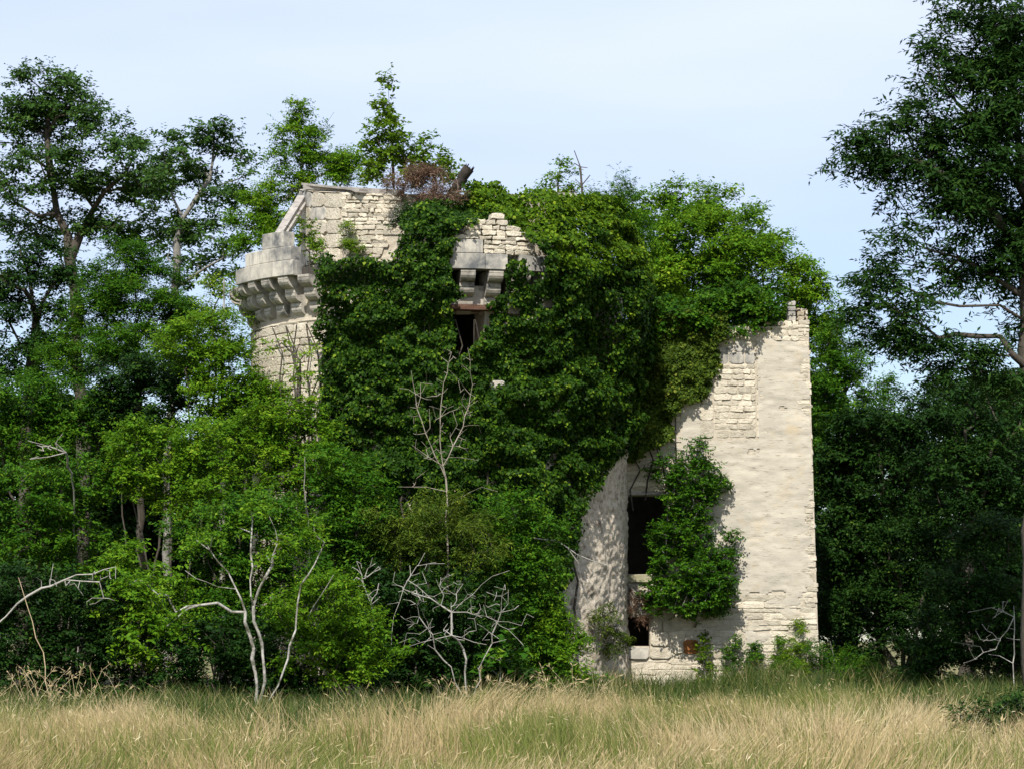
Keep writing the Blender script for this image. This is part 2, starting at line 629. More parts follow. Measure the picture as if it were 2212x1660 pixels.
us = list(np.linspace(-math.pi, math.pi, 121) * RD)
zs = list(np.linspace(Z_PB - .1, Z_DT, 26))
V, Fs = holed_panel(us, zs, lambda u, z: False, rough_drum, .6)
mesh_py('drum_wall', V, Fs, M_PALEMORTAR, tower)
V = [(0, 0, Z_DT - .70)] + [pol(2 * math.pi * i / 48, RD - .3, Z_DT - .75 + rt.uniform(-.05, .05)) for i in range(48)]
mesh_py('drum_floor', V, [(0, 1 + i, 1 + (i + 1) % 48) for i in range(48)], M_MORTAR, tower)

# drum stones, left of the ivy
DRUM_POLY = np.array([(640, 405), (860, 412), (862, 440), (850, 500), (830, 545), (800, 580), (690, 585), (640, 585)]) * .46314


def drum_ok(u, z):
    q = proj(np.array(cd(u, z, 0)) + np.array([TX, TY, 0]))[0:1]
    return in_poly(q, DRUM_POLY)[0] or (u / RD < -1.2 and u / RD > -1.9)


def big_zone(u, z):
    return u / RD < -.72


for s in courses(-1.62 * RD, .1 * RD, Z_PB + .2, Z_DT, (.34, .42), (.5, .85), rt, lambda u, z: drum_ok(u, z) and u / RD < -.70):
    stone_piece('stone', *s, rt.uniform(.005, .03), cd, M_ASHLAR if rt.random() < .35 else M_STONE, tower, rt)
for s in courses(-.72 * RD, .25 * RD, Z_PB + .2, Z_DT, (.09, .20), (.14, .50), rt, lambda u, z: drum_ok(u, z) and u / RD >= -.70):
    stone_piece('stone', *s, rt.uniform(-.015, .03), cd, M_STONE, tower, rt, jit=.026)
# body courses under the corbels at the left
BODY_POLY = np.array([(520, 660), (700, 660), (715, 880), (660, 940), (500, 940)]) * .46314


def body_ok(u, z):
    q = proj(np.array(cb(u, z, 0)) + np.array([TX, TY, 0]))[0:1]
    return in_poly(q, BODY_POLY)[0]


for s in courses(-1.50 * TR, -.4 * TR, 5.2, Z_PB - 1.0, (.17, .26), (.35, .8), rt, body_ok):
    stone_piece('stone', *s, rt.uniform(.01, .04), cb, M_STONE, tower, rt)

# corbels: three stepped rolls each
CW = .34
H3 = .31


def corbel(t, mat):
    prof = [(TR - .35, 0)]
    rr = [RP - .04, RP - .27, RP - .48]
    for k in range(3):
        zt = -k * H3
        r_out = rr[k]
        prof.append((r_out, zt))
        prof.append((r_out, zt - .055))
        prof.append((r_out - .018, zt - .065))
        for a in range(0, 91, 18):
            ar = math.radians(a)
            prof.append((r_out - .25 * (1 - math.cos(ar)), zt - .07 - .20 * math.sin(ar)))
    prof.append((TR - .35, -3 * H3 - .02))
    n = len(prof)
    V = []
    for s in (-1, 1):
        for rad, z in prof:
            a = s * CW / 2
            x = a + rt.uniform(-.006, .006)
            V.append((rad * math.sin(t) + x * math.cos(t), -rad * math.cos(t) + x * math.sin(t), Z_PB + z))
    Fs = [(i, (i + 1) % n, n + (i + 1) % n, n + i) for i in range(n)]
    Fs.append(tuple(reversed(range(n))))
    Fs.append(tuple(range(n, 2 * n)))
    return mesh_py('corbel', V, Fs, mat, tower)


PIT = 2 * math.pi / 52
for a_ in [-88.5 + 7.45 * k for k in range(8)] + [1.8, 9.2, 16.6, 24.2, 31.6]:
    corbel(math.radians(a_), M_CORBEL)

# parapet ashlars: left standing fragment
dg = math.radians
z0, hA, hB, hC = Z_PB + .005, .37, .33, .38


def pblock(a, b, za, zb, mat=M_ASHLAR, r1=RP, thick=.34, jit=.0):
    return arc_block('parapet_block', dg(a) + .0012, dg(b) - .0012, r1 - thick, r1, za + .004, zb - .004, mat, tower, lambda t, r, z: pol(t, r, z))


for a, b in ((-82, -69), (-69, -56), (-56, -47.5), (-47.5, -39.4)):
    if a > -80:
        pblock(a, b, z0, z0 + hA)
for a, b in ((-62, -55), (-55, -49), (-49, -40.5)):
    pblock(a, b, z0 + hA, z0 + hA + hB, r1=RP - .025)
pblock(-53, -43.5, z0 + hA + hB, z0 + hA + hB + hC, r1=RP - .05)
# front fragment
for a, b in ((-4, 4.3), (4.3, 13.5), (13.5, 19.5), (22.6, 30.5), (30.6, 40), (40, 50), (50, 60)):
    pblock(a, b, z0, z0 + hA)
for a, b in ((-2, 2.2), (2.2, 5.8), (5.8, 13.0)):
    pblock(a, b, z0 + hA, z0 + hA + hB, r1=RP - .015)
pblock(-.5, 2.4, z0 + hA + hB, z0 + hA + hB + .26, r1=RP - .02)
cp = cyl(RP - .03)
FR = np.array([(990, 490), (1040, 468), (1075, 466), (1105, 490), (1140, 505), (1190, 560), (1240, 600), (985, 600)]) * .46314


def fr_ok(u, z):
    q = proj(np.array(cp(u, z, 0)) + np.array([TX, TY, 0]))[0:1]
    return in_poly(q, FR)[0]


for s in courses(dg(13.1) * RP, dg(27) * RP, z0 + hA, z0 + hA + hB, (.09, .17), (.18, .5), rt, lambda u, z: True):
    stone_piece('stone', *s, rt.uniform(0, .03), cp, M_STONE, tower, rt, back=.26, jit=.018)
for s in courses(dg(2.4) * RP, dg(26) * RP, z0 + hA + hB, z0 + hA + hB + .75, (.08, .16), (.14, .42), rt, fr_ok):
    stone_piece('stone', *s, rt.uniform(0, .04), cp, M_STONE, tower, rt, back=.26, jit=.02)
# wall-end stones and lintel over the front window
stone_piece('lintel_stone', (win_t0 - .02) * TR, (win_t1 + .02) * TR, win_z1 + .10, win_z1 + .55, .05, cb, M_CORBEL, tower, rt, back=.5)
lt = beam('lintel', pol(win_t0 - .09, TR + .02, win_z1 + .04), pol(win_t1 + .04, TR + .02, win_z1 + .03), .5, .11, M_RUSTWOOD, tower, r=rt)
# bare stones that show through the ivy
for (u_, v_, w_) in ((1110, 668, .22), (1180, 655, .30), (1105, 710, .20), (1075, 835, .16), (1245, 598, .22)):
    a = math.asin(max(-.95, min(.95, (u_ * .46314 - 438) / (TR * 43.0))))
    zz = tz(v_ * .46314, TR * math.cos(a))
    stone_piece('stone', a * TR - w_, a * TR + w_, zz - .14, zz + .14, .34, cb, M_CORBEL, tower, rt, back=.4)

# lower right flank: worn plaster patches over rubble
PL = []
fl_u = np.linspace(.45 * TR, 1.62 * TR, 120)
fl_z = np.linspace(-.2, 6.6, 150)
UU, ZZ = np.meshgrid(fl_u, fl_z)
q3 = np.stack([UU.ravel(), ZZ.ravel(), np.zeros(UU.size)], 1)
rub = fbm(q3 * np.array([8.5, 11.0, 1]), 21, 3)
rub2 = vnoise(q3 * np.array([3.0, 3.6, 1]), 22)
prd = .03 + .11 * (rub - .45) + .05 * (rub2 - .5)
V = np.array([cb(u, z, max(p, -.02) + .02) for u, z, p in zip(UU.ravel(), ZZ.ravel(), prd)])
nu = len(fl_u)
ii, jj = np.meshgrid(np.arange(nu - 1), np.arange(len(fl_z) - 1))
a0 = (jj * nu + ii).ravel()
M_RUBBLE = solid_mat('crumbling_rubble', (.42, .36, .28), (.66, .59, .48), 11, .95, 1.0, 30, bdist=.05,
                     stain=(.19, .15, .11), stain_scale=5, stain_lo=.5, stain_hi=.66)
mesh_np('rubble_face', V, np.stack([a0, a0 + 1, a0 + 1 + nu, a0 + nu], 1), M_RUBBLE, tower)
prd2 = np.full(UU.size, .075) + .01 * (rub2 - .5)
uc = .62 * TR + .55 * (ZZ.ravel() - 2.2) * .35
msk = (.38 - np.abs(UU.ravel() - (.58 * TR + .16 * ZZ.ravel())) / .65) + (fbm(q3 * 1.6, 25, 3) - .5) * 1.6
msk[ZZ.ravel() < .9] -= .6
fac = np.stack([a0, a0 + 1, a0 + 1 + nu, a0 + nu], 1)
keep = msk[fac].min(1) > 0
V = np.array([cb(u, z, p + min(.03, max(0, m) * .1)) for u, z, p, m in zip(UU.ravel(), ZZ.ravel(), prd2, msk)])
mesh_np('plaster_patch', V, fac[keep], M_GREYPLASTER, tower, smooth=True)

# fallen roof timbers, each lying on the tower
rz1 = z0 + hA + hB + hC
p_a = D(598, 515, TY - 3.1)
p_b = D(652, 428, TY - 1.0)
b_ = thing('rafter', p_a, 'grey squared rafter leaning from the parapet corner up to the drum', 'timber')
beam('shaft', p_a, p_b, .20, .16, M_TIMBER, b_, p_a, rt)
beam('batten', p_a + np.array([.16, -.03, -.02]), p_b + np.array([.12, -.02, -.10]), .06, .10, M_TIMBER, b_, p_a, rt)
p_a, p_b = D(662, 404, TY - 1.2), D(866, 416, TY - 3.3)
b_ = thing('wall_plate', p_a, 'long grey roof timber lying along the top of the drum wall', 'timber')
beam('shaft', p_a, p_b, .24, .12, M_TIMBER, b_, p_a, rt, n=8)
beam('plank', p_a + np.array([-.02, .10, .09]), p_b + np.array([-.9, .20, .09]), .26, .05, M_TIMBER, b_, p_a, rt, n=8)
p_a, p_b = D(1188, 423, TY - 2.6), D(1236, 424, TY - 2.3)
b_ = thing('roof_slab', p_a, 'short weathered slab jutting from the ivy at the tower top', 'slab')
beam('slab', p_a, p_b, .45, .11, M_ASHLAR, b_, p_a, rt)
beam('under_slab', p_a + np.array([.2, .0, -.13]), p_b + np.array([-.02, .0, -.14]), .36, .12, M_CHAR, b_, p_a, rt)

# ------------------------------------------------------------------ ruined wing with flat front
WY = 72.0
rw = random.Random(23)
wing = thing('ruined_wing', (5.0, WY, 0), 'tall pale limestone wing wall with broken right edge beside the round tower', 'building')
WX0 = 2.2 - 5.0
Z_WT = D(1650, 705, WY)[2]


def xr(z):
    """right-hand edge leans in with height"""
    return D(1768, 1400, WY)[0] - 5.0 - .022 * (z - .9)


XR0 = xr(0)


def wmap(x, z, d):
    k = max(0, (x - .6) / (XR0 - .6))
    return (x + (xr(z) - XR0) * k, -d, z)


def wx(u):
    return D(u, 1000, WY)[0] - 5.0


def wz(v):
    return D(1500, v, WY)[2]


holes = [(wx(1336), wx(1442), wz(1238), wz(1068)), (wx(1340), wx(1401), wz(1393), wz(1330))]
xs = sorted(set([WX0, XR0] + list(np.linspace(WX0, XR0, 18)) + [h[0] for h in holes] + [h[1] for h in holes]))
zs = sorted(set(list(np.linspace(-.3, Z_WT, 30)) + [h[2] for h in holes] + [h[3] for h in holes]))


def in_hole(x, z, m=0):
    return any(h[0] - m < x < h[1] + m and h[2] - m < z < h[3] + m for h in holes)


V, Fs = holed_panel(xs, zs, in_hole, lambda x, z, d: wmap(x, z, d + .006), .75)
mesh_py('wall', V, Fs, M_PALEMORTAR, wing)
# the other three walls and an added slab overhead that keep the inside dark
xe = XR0 - .12


def box_part(name, a, b, mat, parent):
    (x0_, y0_, z0_), (x1_, y1_, z1_) = a, b
    V = [(x0_, y0_, z0_), (x1_, y0_, z0_), (x1_, y1_, z0_), (x0_, y1_, z0_), (x0_, y0_, z1_), (x1_, y0_, z1_), (x1_, y1_, z1_), (x0_, y1_, z1_)]
    return mesh_py(name, V, [(3, 2, 1, 0), (4, 5, 6, 7), (0, 1, 5, 4), (1, 2, 6, 5), (2, 3, 7, 6), (3, 0, 4, 7)], mat, parent)


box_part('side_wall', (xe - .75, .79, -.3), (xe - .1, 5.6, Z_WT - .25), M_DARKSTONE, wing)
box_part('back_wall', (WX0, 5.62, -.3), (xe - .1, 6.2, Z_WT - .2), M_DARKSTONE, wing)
box_part('added_vault', (WX0, .80, Z_WT - .75), (xe - .78, 5.58, Z_WT - .30), M_DARKSTONE, wing)
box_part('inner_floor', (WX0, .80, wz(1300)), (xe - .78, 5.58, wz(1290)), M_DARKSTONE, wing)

# plaster coat with worn holes
pg_x = np.linspace(wx(1400), XR0 - .03, 150)
pg_z = np.linspace(-.1, Z_WT - .05, 230)
UU, ZZ = np.meshgrid(pg_x, pg_z)
U, Z = UU.ravel(), ZZ.ravel()
q3 = np.stack([U, Z, np.zeros(U.size)], 1)
W0, W1, WZ0, WZ1 = wx(1541), wx(1638), wz(944), wz(738)
RGT = XR0 - .35


def plaster_mask(U, Z):
    q3 = np.stack([U, Z, np.zeros(U.size)], 1)
    m = np.full(U.size, .36)
    m += (fbm(q3 * np.array([1.1, 2.2, 1]), 31, 4) - .5) * 1.0
    m += (fbm(q3 * np.array([2.0, 9.0, 1]), 37, 3) - .5) * .55
    # lower courses bare
    lo = wz(1250)
    m -= np.clip((lo - Z) / .5, 0, 1) * .48
    # top band and right edge broken
    m -= np.clip((Z - (Z_WT - .55)) / .35, 0, 1) * .45
    m -= np.clip((U - (XR0 - .34)) / .30, 0, 1) * .34
    # blocked window and its dressed jambs
    e = .36
    box = (U > W0 - e * .9) & (U < W1 + .02) & (Z > WZ0 - .02) & (Z < Z_WT)
    m[box] = -1
    # left lower corner of bare stones
    m[(U < wx(1500)) & (Z < wz(1330))] = -1
    m[(U < wx(1470)) & (Z > wz(1080))] -= .5
    for h in holes:
        m[(U < h[1] + .06) & (Z > h[2] - .15) & (Z < h[3] + .15)] = -1
    return m


msk = plaster_mask(U, Z)
prd = .026 + np.minimum(.020, np.maximum(msk, 0) * .06) + (fbm(q3 * np.array([3, 6, 1]), 41, 3) - .5) * .02
nu = len(pg_x)
ii, jj = np.meshgrid(np.arange(nu - 1), np.arange(len(pg_z) - 1))
a0 = (jj * nu + ii).ravel()
fac = np.stack([a0, a0 + 1, a0 + 1 + nu, a0 + nu], 1)
keep = msk[fac].min(1) > 0
V = np.array([wmap(x, z, p) for x, z, p in zip(U, Z, prd)])
mesh_np('plaster', V, fac[keep], M_PLASTER, wing, smooth=True)


def bare(u, z, lim=.14):
    if in_hole(u, z, .02):
        return False
    return plaster_mask(np.array([u]), np.array([z]))[0] < lim


def clear_of_window(u, z):
    return not (W0 - .34 < u < W1 + .34 and WZ0 - .05 < z < WZ1 + .02)


def wing_stone(s, mat=M_STONE, name='stone', pr=(.014, .034), **k):
    k.setdefault('cham', .011)
    return stone_piece(name, *s, rw.uniform(*pr), wmap, mat, wing, rw, **k)


# blocked window: rough infill, dressed jambs, lintel
for s in courses(W0 + .02, W1 - .02, WZ0, WZ1 - .55, (.12, .21), (.16, .5), rw, lambda u, z: True):
    wing_stone(s, pr=(.012, .040), jit=.016)
for s in courses(W0 - .03, W1 - .02, WZ1 - .55, WZ1 + .36, (.26, .34), (.4, .75), rw, lambda u, z: True):
    wing_stone(s, M_ASHLAR if rw.random() < .5 else M_STONE, pr=(.014, .03))
z = WZ0
while z < Z_WT - .1:
    h = rw.uniform(.30, .55)
    h = min(h, Z_WT - z)
    w = rw.uniform(.22, .34)
    wing_stone((W1 + .01, W1 + w, z + .003, z + h - .003), M_STONE, 'jamb_stone', (.030, .036), jit=.004, cham=.006)
    if z < WZ1 - .4:
        w = rw.uniform(.24, .40)
        wing_stone((W0 - w, W0 - .01, z + .003, z + h - .003), M_STONE, 'jamb_stone', (.030, .036), jit=.004, cham=.006)
    z += h
# broken outer edge: thin toothed stones of uneven length
z = 0.0
while z < Z_WT + .05:
    h = rw.uniform(.07, .17)
    out = rw.uniform(-.05, .04)
    if rw.random() < .10:
        out -= .10
    w = rw.uniform(.22, .5)
    wing_stone((XR0 - w, XR0 + out, z + .003, z + h - .003), M_STONE, 'edge_stone', (.012, .034), back=.55, jit=.012, cham=.010)
    z += h
for s in courses(wx(1446), XR0 - .3, .0, wz(1240), (.11, .20), (.4, 1.0), rw, lambda u, z: bare(u, z, .05), gap=.006):
    wing_stone(s, jit=.016)
for s in courses(wx(1450), XR0 - .25, wz(1235), Z_WT - .5, (.10, .17), (.25, .6), rw,
                 lambda u, z: clear_of_window(u, z) and bare(u, z, .0) and not (z > wz(1060) and u < wx(1480) and rw.random() < .3)):
    wing_stone(s, jit=.014)
for s in courses(wx(1545), XR0 - .05, Z_WT - .5, Z_WT + .03, (.12, .2), (.2, .5), rw, lambda u, z: bare(u, z)):
    wing_stone(s, jit=.02, back=.5)
# left foot with its small opening
for s in courses(wx(1403), wx(1500), wz(1340), wz(1325), (.14, .2), (.25, .4), rw, lambda u, z: True):
    wing_stone(s, jit=.02)
jw = [(wx(1403), wx(1428), wz(1362), wz(1332)), (wx(1429), wx(1450), wz(1362), wz(1335)), (wx(1403), wx(1440), wz(1394), wz(1363))]
for q in jw:
    wing_stone((q[0] + .005, q[1] - .005, q[2] + .005, q[3] - .005), M_STONE, 'dressed_block', (.05, .07))
wing_stone((wx(1340), wx(1400), wz(1421), wz(1395)), M_ASHLAR, 'sill_block', (.06, .07), back=.5)
wing_stone((wx(1401), wx(1446), wz(1421), wz(1395)), M_STONE, 'sill_block', (.05, .06), back=.5)
wing_stone((wx(1453), wx(1472), wz(1409), wz(1381)), M_STONE, 'dressed_block', (.05, .06))
wing_stone((wx(1474), wx(1505), wz(1410), wz(1380)), M_REDSTONE, 'rusty_board', (.06, .06), jit=.003, cham=.006)
for s in courses(wx(1442), wx(1530), wz(1410), wz(1340), (.15, .24), (.22, .5), rw,
                 lambda u, z: not (wx(1446) < u < wx(1512) and wz(1414) < z < wz(1376)) and not (u < wx(1452) and z > wz(1394))):
    wing_stone(s, jit=.024)
for s in courses(wx(1345), wx(1530), -.05, wz(1423), (.10, .17), (.3, .75), rw, lambda u, z: True):
    wing_stone(s, jit=.022)
# big window by the tower: lintel slab, mossy sill, rubble over and under
bx0, bx1, bz0, bz1 = holes[0]
wing_stone((bx0, bx1 + .10, bz1 + .005, bz1 + .085), M_ASHLAR, 'lintel_slab', (.06, .07), back=.6, jit=.004)
sl = wing_stone((bx0 + .01, wx(1406), bz0 - .20, bz0 - .01), M_MOSSSTONE, 'sill', (.10, .11), back=.5, jit=.006)
for s in courses(bx0 - .1, bx1 + .1, bz1 + .09, bz1 + .95, (.1, .18), (.15, .4), rw, lambda u, z: True):
    wing_stone(s, jit=.02)
for s in courses(bx0, wx(1420), holes[1][3], bz0 - .2, (.1, .18), (.15, .35), rw, lambda u, z: True):
    wing_stone(s, jit=.02)
# stub of wall and stacked blocks at the broken top corner
for k in range(4):
    zz = Z_WT + .16 + k * .125
    wing_stone((wx(1703) + .16 + rw.uniform(-.02, .02), wx(1724) + .16, zz, zz + .118), M_ASHLAR, 'chimney_block', (-.15, -.12), back=.45, jit=.01)
for s in courses(wx(1722) + .2, XR0 + .0, Z_WT + .02, Z_WT + .46, (.1, .15), (.14, .3), rw, lambda u, z: True):
    wing_stone(s, M_MORTAR if rw.random() < .5 else M_STONE, pr=(-.12, -.04), back=.6, jit=.03)
for s in courses(wx(1660), wx(1740), Z_WT + .02, Z_WT + .16, (.12, .15), (.18, .3), rw, lambda u, z: True):
    wing_stone(s, M_STONE, pr=(-.06, .0), back=.5, jit=.03)

# ------------------------------------------------------------------ foliage builders
TOTAL = [0]


def leaf_quads(pos, nrm, tan, L, Wd, g, fold=.18):
    """folded rhombic leaves: base, side, tip, side"""
    n = unit(nrm)
    t = unit(tan - n * (tan * n).sum(1, keepdims=True))
    b = np.cross(n, t)
    L = L[:, None]
    Wd = Wd[:, None]
    mid = pos + t * L * .45
    v = np.stack([pos, mid + b * Wd * .5 + n * Wd * fold, pos + t * L - n * L * .08, mid - b * Wd * .5 + n * Wd * fold], 1)
    N = len(pos)
    f = np.arange(N * 4, dtype=np.int32).reshape(N, 4)
    TOTAL[0] += 2 * N
    return v.reshape(-1, 3), f


def twig_leaves(centers, dirs, cr, ntw, nlf, leaf, aspect, droop, g, flat=.55, tw_len=1.0, tone=.55):
    """leaves set along short twigs fanning out of each clump"""
    nC = len(centers)
    cen = np.repeat(centers, ntw, 0)
    base = np.repeat(dirs, ntw, 0)
    rad = np.repeat(np.broadcast_to(cr, (nC,)), ntw)
    ctone = np.repeat(g.random(nC), ntw)
    rv = g.normal(size=cen.shape)
    rv[:, 2] *= flat
    d = unit(rv + base * .55 + np.array([0, 0, .18 - droop * .5]))
    ln = rad * g.uniform(.55, 1.25, len(cen)) * tw_len
    st = cen + g.normal(size=cen.shape) * rad[:, None] * .33 * np.array([1, 1, flat + .1])
    tn = np.repeat(np.clip(ctone * .6 + g.random(len(cen)) * .4, 0, 1), nlf)
    S = np.repeat(st, nlf, 0)
    Dr = np.repeat(d, nlf, 0)
    Ln = np.repeat(ln, nlf)
    k = np.tile((np.arange(nlf) + .5) / nlf, len(cen))
    sgn = np.tile(np.where(np.arange(nlf) % 2 == 0, 1., -1.), len(cen))
    pos = S + Dr * (Ln * k)[:, None]
    pos[:, 2] -= droop * .35 * Ln * k * k
    up = np.tile(np.array([0, 0, 1.]), (len(pos), 1)) + g.normal(size=pos.shape) * .45
    side = unit(np.cross(Dr, up))
    tan = Dr * .55 + side * sgn[:, None] * .85 + g.normal(size=pos.shape) * .25
    tan[:, 2] -= droop
    nr = up + Dr * .25
    nr[:, 1] -= .15
    L = leaf * g.uniform(.65, 1.25, len(pos))
    v, f = leaf_quads(pos, nr, tan, L, L * aspect, g)
    rnd = np.clip(tone * tn + (1 - tone) * g.random(len(pos)) ** 1.3, 0, 1)
    return v, f, rnd


def tubes(segs, sides=5):
    """segs: array rows p0(3) p1(3) r0 r1 -> frustum mesh"""
    s = np.asarray(segs, float)
    p0, p1, r0, r1 = s[:, 0:3], s[:, 3:6], s[:, 6], s[:, 7]
    d = unit(p1 - p0)
    ref = np.where(np.abs(d[:, 2:3]) > .9, np.array([[1., 0, 0]]), np.array([[0, 0, 1.]]))
    a = unit(np.cross(d, ref))
    b = np.cross(d, a)
    N = len(s)
    ang = np.arange(sides) * 2 * np.pi / sides
    ca, sa = np.cos(ang)[None, :, None], np.sin(ang)[None, :, None]
    ringv = a[:, None, :] * ca + b[:, None, :] * sa
    v0 = p0[:, None, :] + ringv * r0[:, None, None]
    v1 = (p1 + d * r1[:, None] * .3)[:, None, :] + ringv * r1[:, None, None]
    v = np.concatenate([v0, v1], 1).reshape(-1, 3)
    base = (np.arange(N) * sides * 2)[:, None]
    i = np.arange(sides)[None, :]
    j = (i + 1) % sides
    f = np.stack([base + i, base + j, base + sides + j, base + sides + i], 2).reshape(-1, 4)
    TOTAL[0] += 2 * len(f)
    return v, f


def skeleton(limbs, targets, r0, g, step=.45, wig=.12, pw=.47, rmin=.006, climb=.8):
    """limbs: polylines of world points (first is the trunk from the ground); targets get joined to the nearest branch"""
    pts, par = [], []
    for li, L in enumerate(limbs):
        L = [np.array(p, float) for p in L]
        if li == 0:
            pts.append(L[0])
            par.append(-1)
            cur = 0
        else:
            A = np.array(pts)
            cur = int(np.argmin(((A - L[0]) ** 2).sum(1)))
        for q in L[1:]:
            a = pts[cur]
            dd = np.linalg.norm(q - a)
            m = max(1, int(dd / step))
            for k in range(1, m + 1):
                w = g.normal(size=3) * wig * .35 * (k < m)
                pts.append(a + (q - a) * k / m + w)
                par.append(cur)
                cur = len(pts) - 1
    n0 = len(pts)
    tips = []
    if len(targets):
        A = np.array(pts)
        dist = np.sqrt(((targets[:, None, :] - A[None]) ** 2).sum(2)).min(1)
        plen = [0.0] * len(pts)
        for i in range(1, len(pts)):
            plen[i] = plen[par[i]] + np.linalg.norm(pts[i] - pts[par[i]])
        hmin = pts[0][2] + .18 * (max(p[2] for p in pts) - pts[0][2])
        for ti in np.argsort(dist):
            T = targets[ti]
            A = np.array(pts)
            dd = np.sqrt(((A - T) ** 2).sum(1)) + .12 * np.array(plen) + climb * np.maximum(0, A[:, 2] - T[2] + .15)
            dd = dd + 3.0 * (A[:, 2] < hmin)
            c = int(np.argmin(dd))
            a = pts[c]
            ln = np.linalg.norm(T - a)
            m = max(1, int(ln / step))
            bow = np.array([0, 0, .10 * ln]) + g.normal(size=3) * .07 * ln
            cur = c
            for k in range(1, m + 1):
                t = k / m
                q = a + (T - a) * t + bow * math.sin(math.pi * t) + g.normal(size=3) * wig * .4 * (k < m)
                pts.append(q)
                par.append(cur)
                plen.append(plen[cur] + ln / m)
                cur = len(pts) - 1
            tips.append(cur)
    wgt = np.ones(len(pts)) * .15
    for t in tips:
        wgt[t] += 1
    for i in range(len(pts) - 1, 0, -1):
        wgt[par[i]] += wgt[i]
    rad = np.maximum(rmin, r0 * (wgt / wgt[0]) ** pw)
    rad = rad * (1 + .16 * g.normal(size=len(rad)).clip(-1.5, 1.5))
    segs = []
    for i in range(1, len(pts)):
        p = par[i]
        segs.append(np.concatenate([pts[p], pts[i], [min(rad[p], rad[i] * 1.35), rad[i]]]))
    return np.array(segs)


def sample_blobs(blobs, cr, dens, g):
    """clump centres through the volume of ellipsoids, most of them near the skin"""
    C, Dv = [], []
    for (c, r) in blobs:
        c, r = np.array(c), np.array(r)
        area = (r[0] * r[2] + r[0] * r[1] + r[1] * r[2])
        n = max(3, int(dens * area / (cr * cr)))
        d = unit(g.normal(size=(n, 3)))
        rad = g.uniform(.35, 1.0, n) ** .6
        C.append(c + d * r * rad[:, None])
        Dv.append(d)
    return np.concatenate(C), np.concatenate(Dv)


def B(u, v, Y, ru, rv, rd=None, jit=0):
    """crown lobe from its place in the photograph and its distance"""
    s = F / Y
    ru, rv = ru / s, rv / s
    return (P(u, v, Y), (ru, rd if rd else (ru + rv) / 2, rv))


def plant(name, label, cat, limbs, blobs, g_seed, leaf, mat, bark, r0=.12, cr=.5, dens=1.0, ntw=7, nlf=9, aspect=.5, droop=.2, flat=.6,
          group=None, tw_len=1.0, step=.5, twigs=True, tone=.55, wig=.12, crown_name='crown', trunk_name='trunk', climb=.8, lai=4.0, pw=.60):
    g = np.random.default_rng(g_seed)
    limbs = [[np.array(p, float) for p in L] for L in limbs]
    base = limbs[0][0].copy()
    root = thing(name, base, label, cat, group)
    if blobs:
        C, Dv = sample_blobs(blobs, cr, dens, g)
    else:
        C, Dv = np.zeros((0, 3)), np.zeros((0, 3))
    segs = skeleton(limbs, C, r0, g, step=step, wig=wig, climb=climb, pw=pw)
    v, f = tubes(segs, 6)
    mesh_np(trunk_name, v - base, f, bark, root, smooth=True)
    if len(C) and leaf:
        area = sum(math.pi * r[0] * r[2] for _, r in blobs)
        per = lai * area / (.5 * leaf * leaf * aspect) / len(C)
        ntw = max(2, int(round(per / nlf)))
        v, f, rnd = twig_leaves(C, Dv, cr, ntw, nlf, leaf, aspect, droop, g, flat=flat, tw_len=tw_len, tone=tone)
        mesh_np(crown_name, v - base, f, mat, root, rnd)
    return root


def gnd(u, Y):
    """ground point under picture column u at distance Y"""
    x = P(u, 600, Y)[0]
    return np.array([x, Y, float(ground_z(x, Y)) - .05])


# ------------------------------------------------------------------ ivy on the tower
def surf_leaves(pos, out, leaf, g, aspect=.85, hang=1.0, rough=.7, tone_noise=None, up=.35):
    n = len(pos)
    nr = out + np.array([0, 0, up]) + g.normal(size=(n, 3)) * rough
    tan = np.tile(np.array([0, 0, -hang]), (n, 1)) + g.normal(size=(n, 3)) * .55 + out * .35
    L = leaf * g.uniform(.55, 1.3, n)
    v, f = leaf_quads(pos, nr, tan, L, L * aspect, g, fold=.12)
    t = g.random(n) ** 2.2
    rnd = np.clip(.75 * t + .25 * (tone_noise if tone_noise is not None else g.random(n)), 0, 1)
    return v, f, rnd


def ivy_stems(root, paths, base, mat, r=.02):
    for pth in paths:
        segs = []
        for k in range(len(pth) - 1):
            segs.append(np.concatenate([pth[k], pth[k + 1], [r * (1 - .6 * k / len(pth)), r * (1 - .6 * (k + 1) / len(pth))]]))
        v, f = tubes(np.array(segs), 5)
        mesh_np('stem', v - base, f, mat, root, smooth=True)


IVY_POLY = np.array([(690, 1440), (705, 1100), (690, 860), (700, 760), (684, 690), (688, 640), (684, 566), (700, 556), (760, 554), (805, 562),
                     (846, 556), (872, 510), (874, 475), (888, 446), (905, 428), (1000, 430), (1010, 395), (1070, 396), (1110, 415), (1240, 422),
                     (1335, 425), (1390, 520), (1420, 700), (1400, 900), (1356, 958), (1335, 990), (1300, 1042), (1262, 1110), (1240, 1170),
                     (1214, 1290), (1230, 1440)]) * .46314
IVY_BARE = [np.array(q) * .46314 for q in (
    [(968, 560), (982, 520), (988, 490), (1010, 482), (1045, 470), (1078, 464), (1104, 490), (1132, 500), (1178, 545), (1182, 594), (1142, 590),
     (1138, 562), (1102, 560), (1092, 585), (1098, 632), (1072, 640), (1050, 660), (1062, 668), (1056, 700), (1040, 724), (1012, 762), (984, 768),
     (976, 668), (966, 656), (1002, 634), (975, 606)],
    [(1135, 590), (1168, 590), (1166, 612), (1138, 610)],
    [(1164, 642), (1196, 642), (1196, 668), (1166, 668)], [(1096, 660), (1128, 660), (1126, 682), (1096, 682)])]


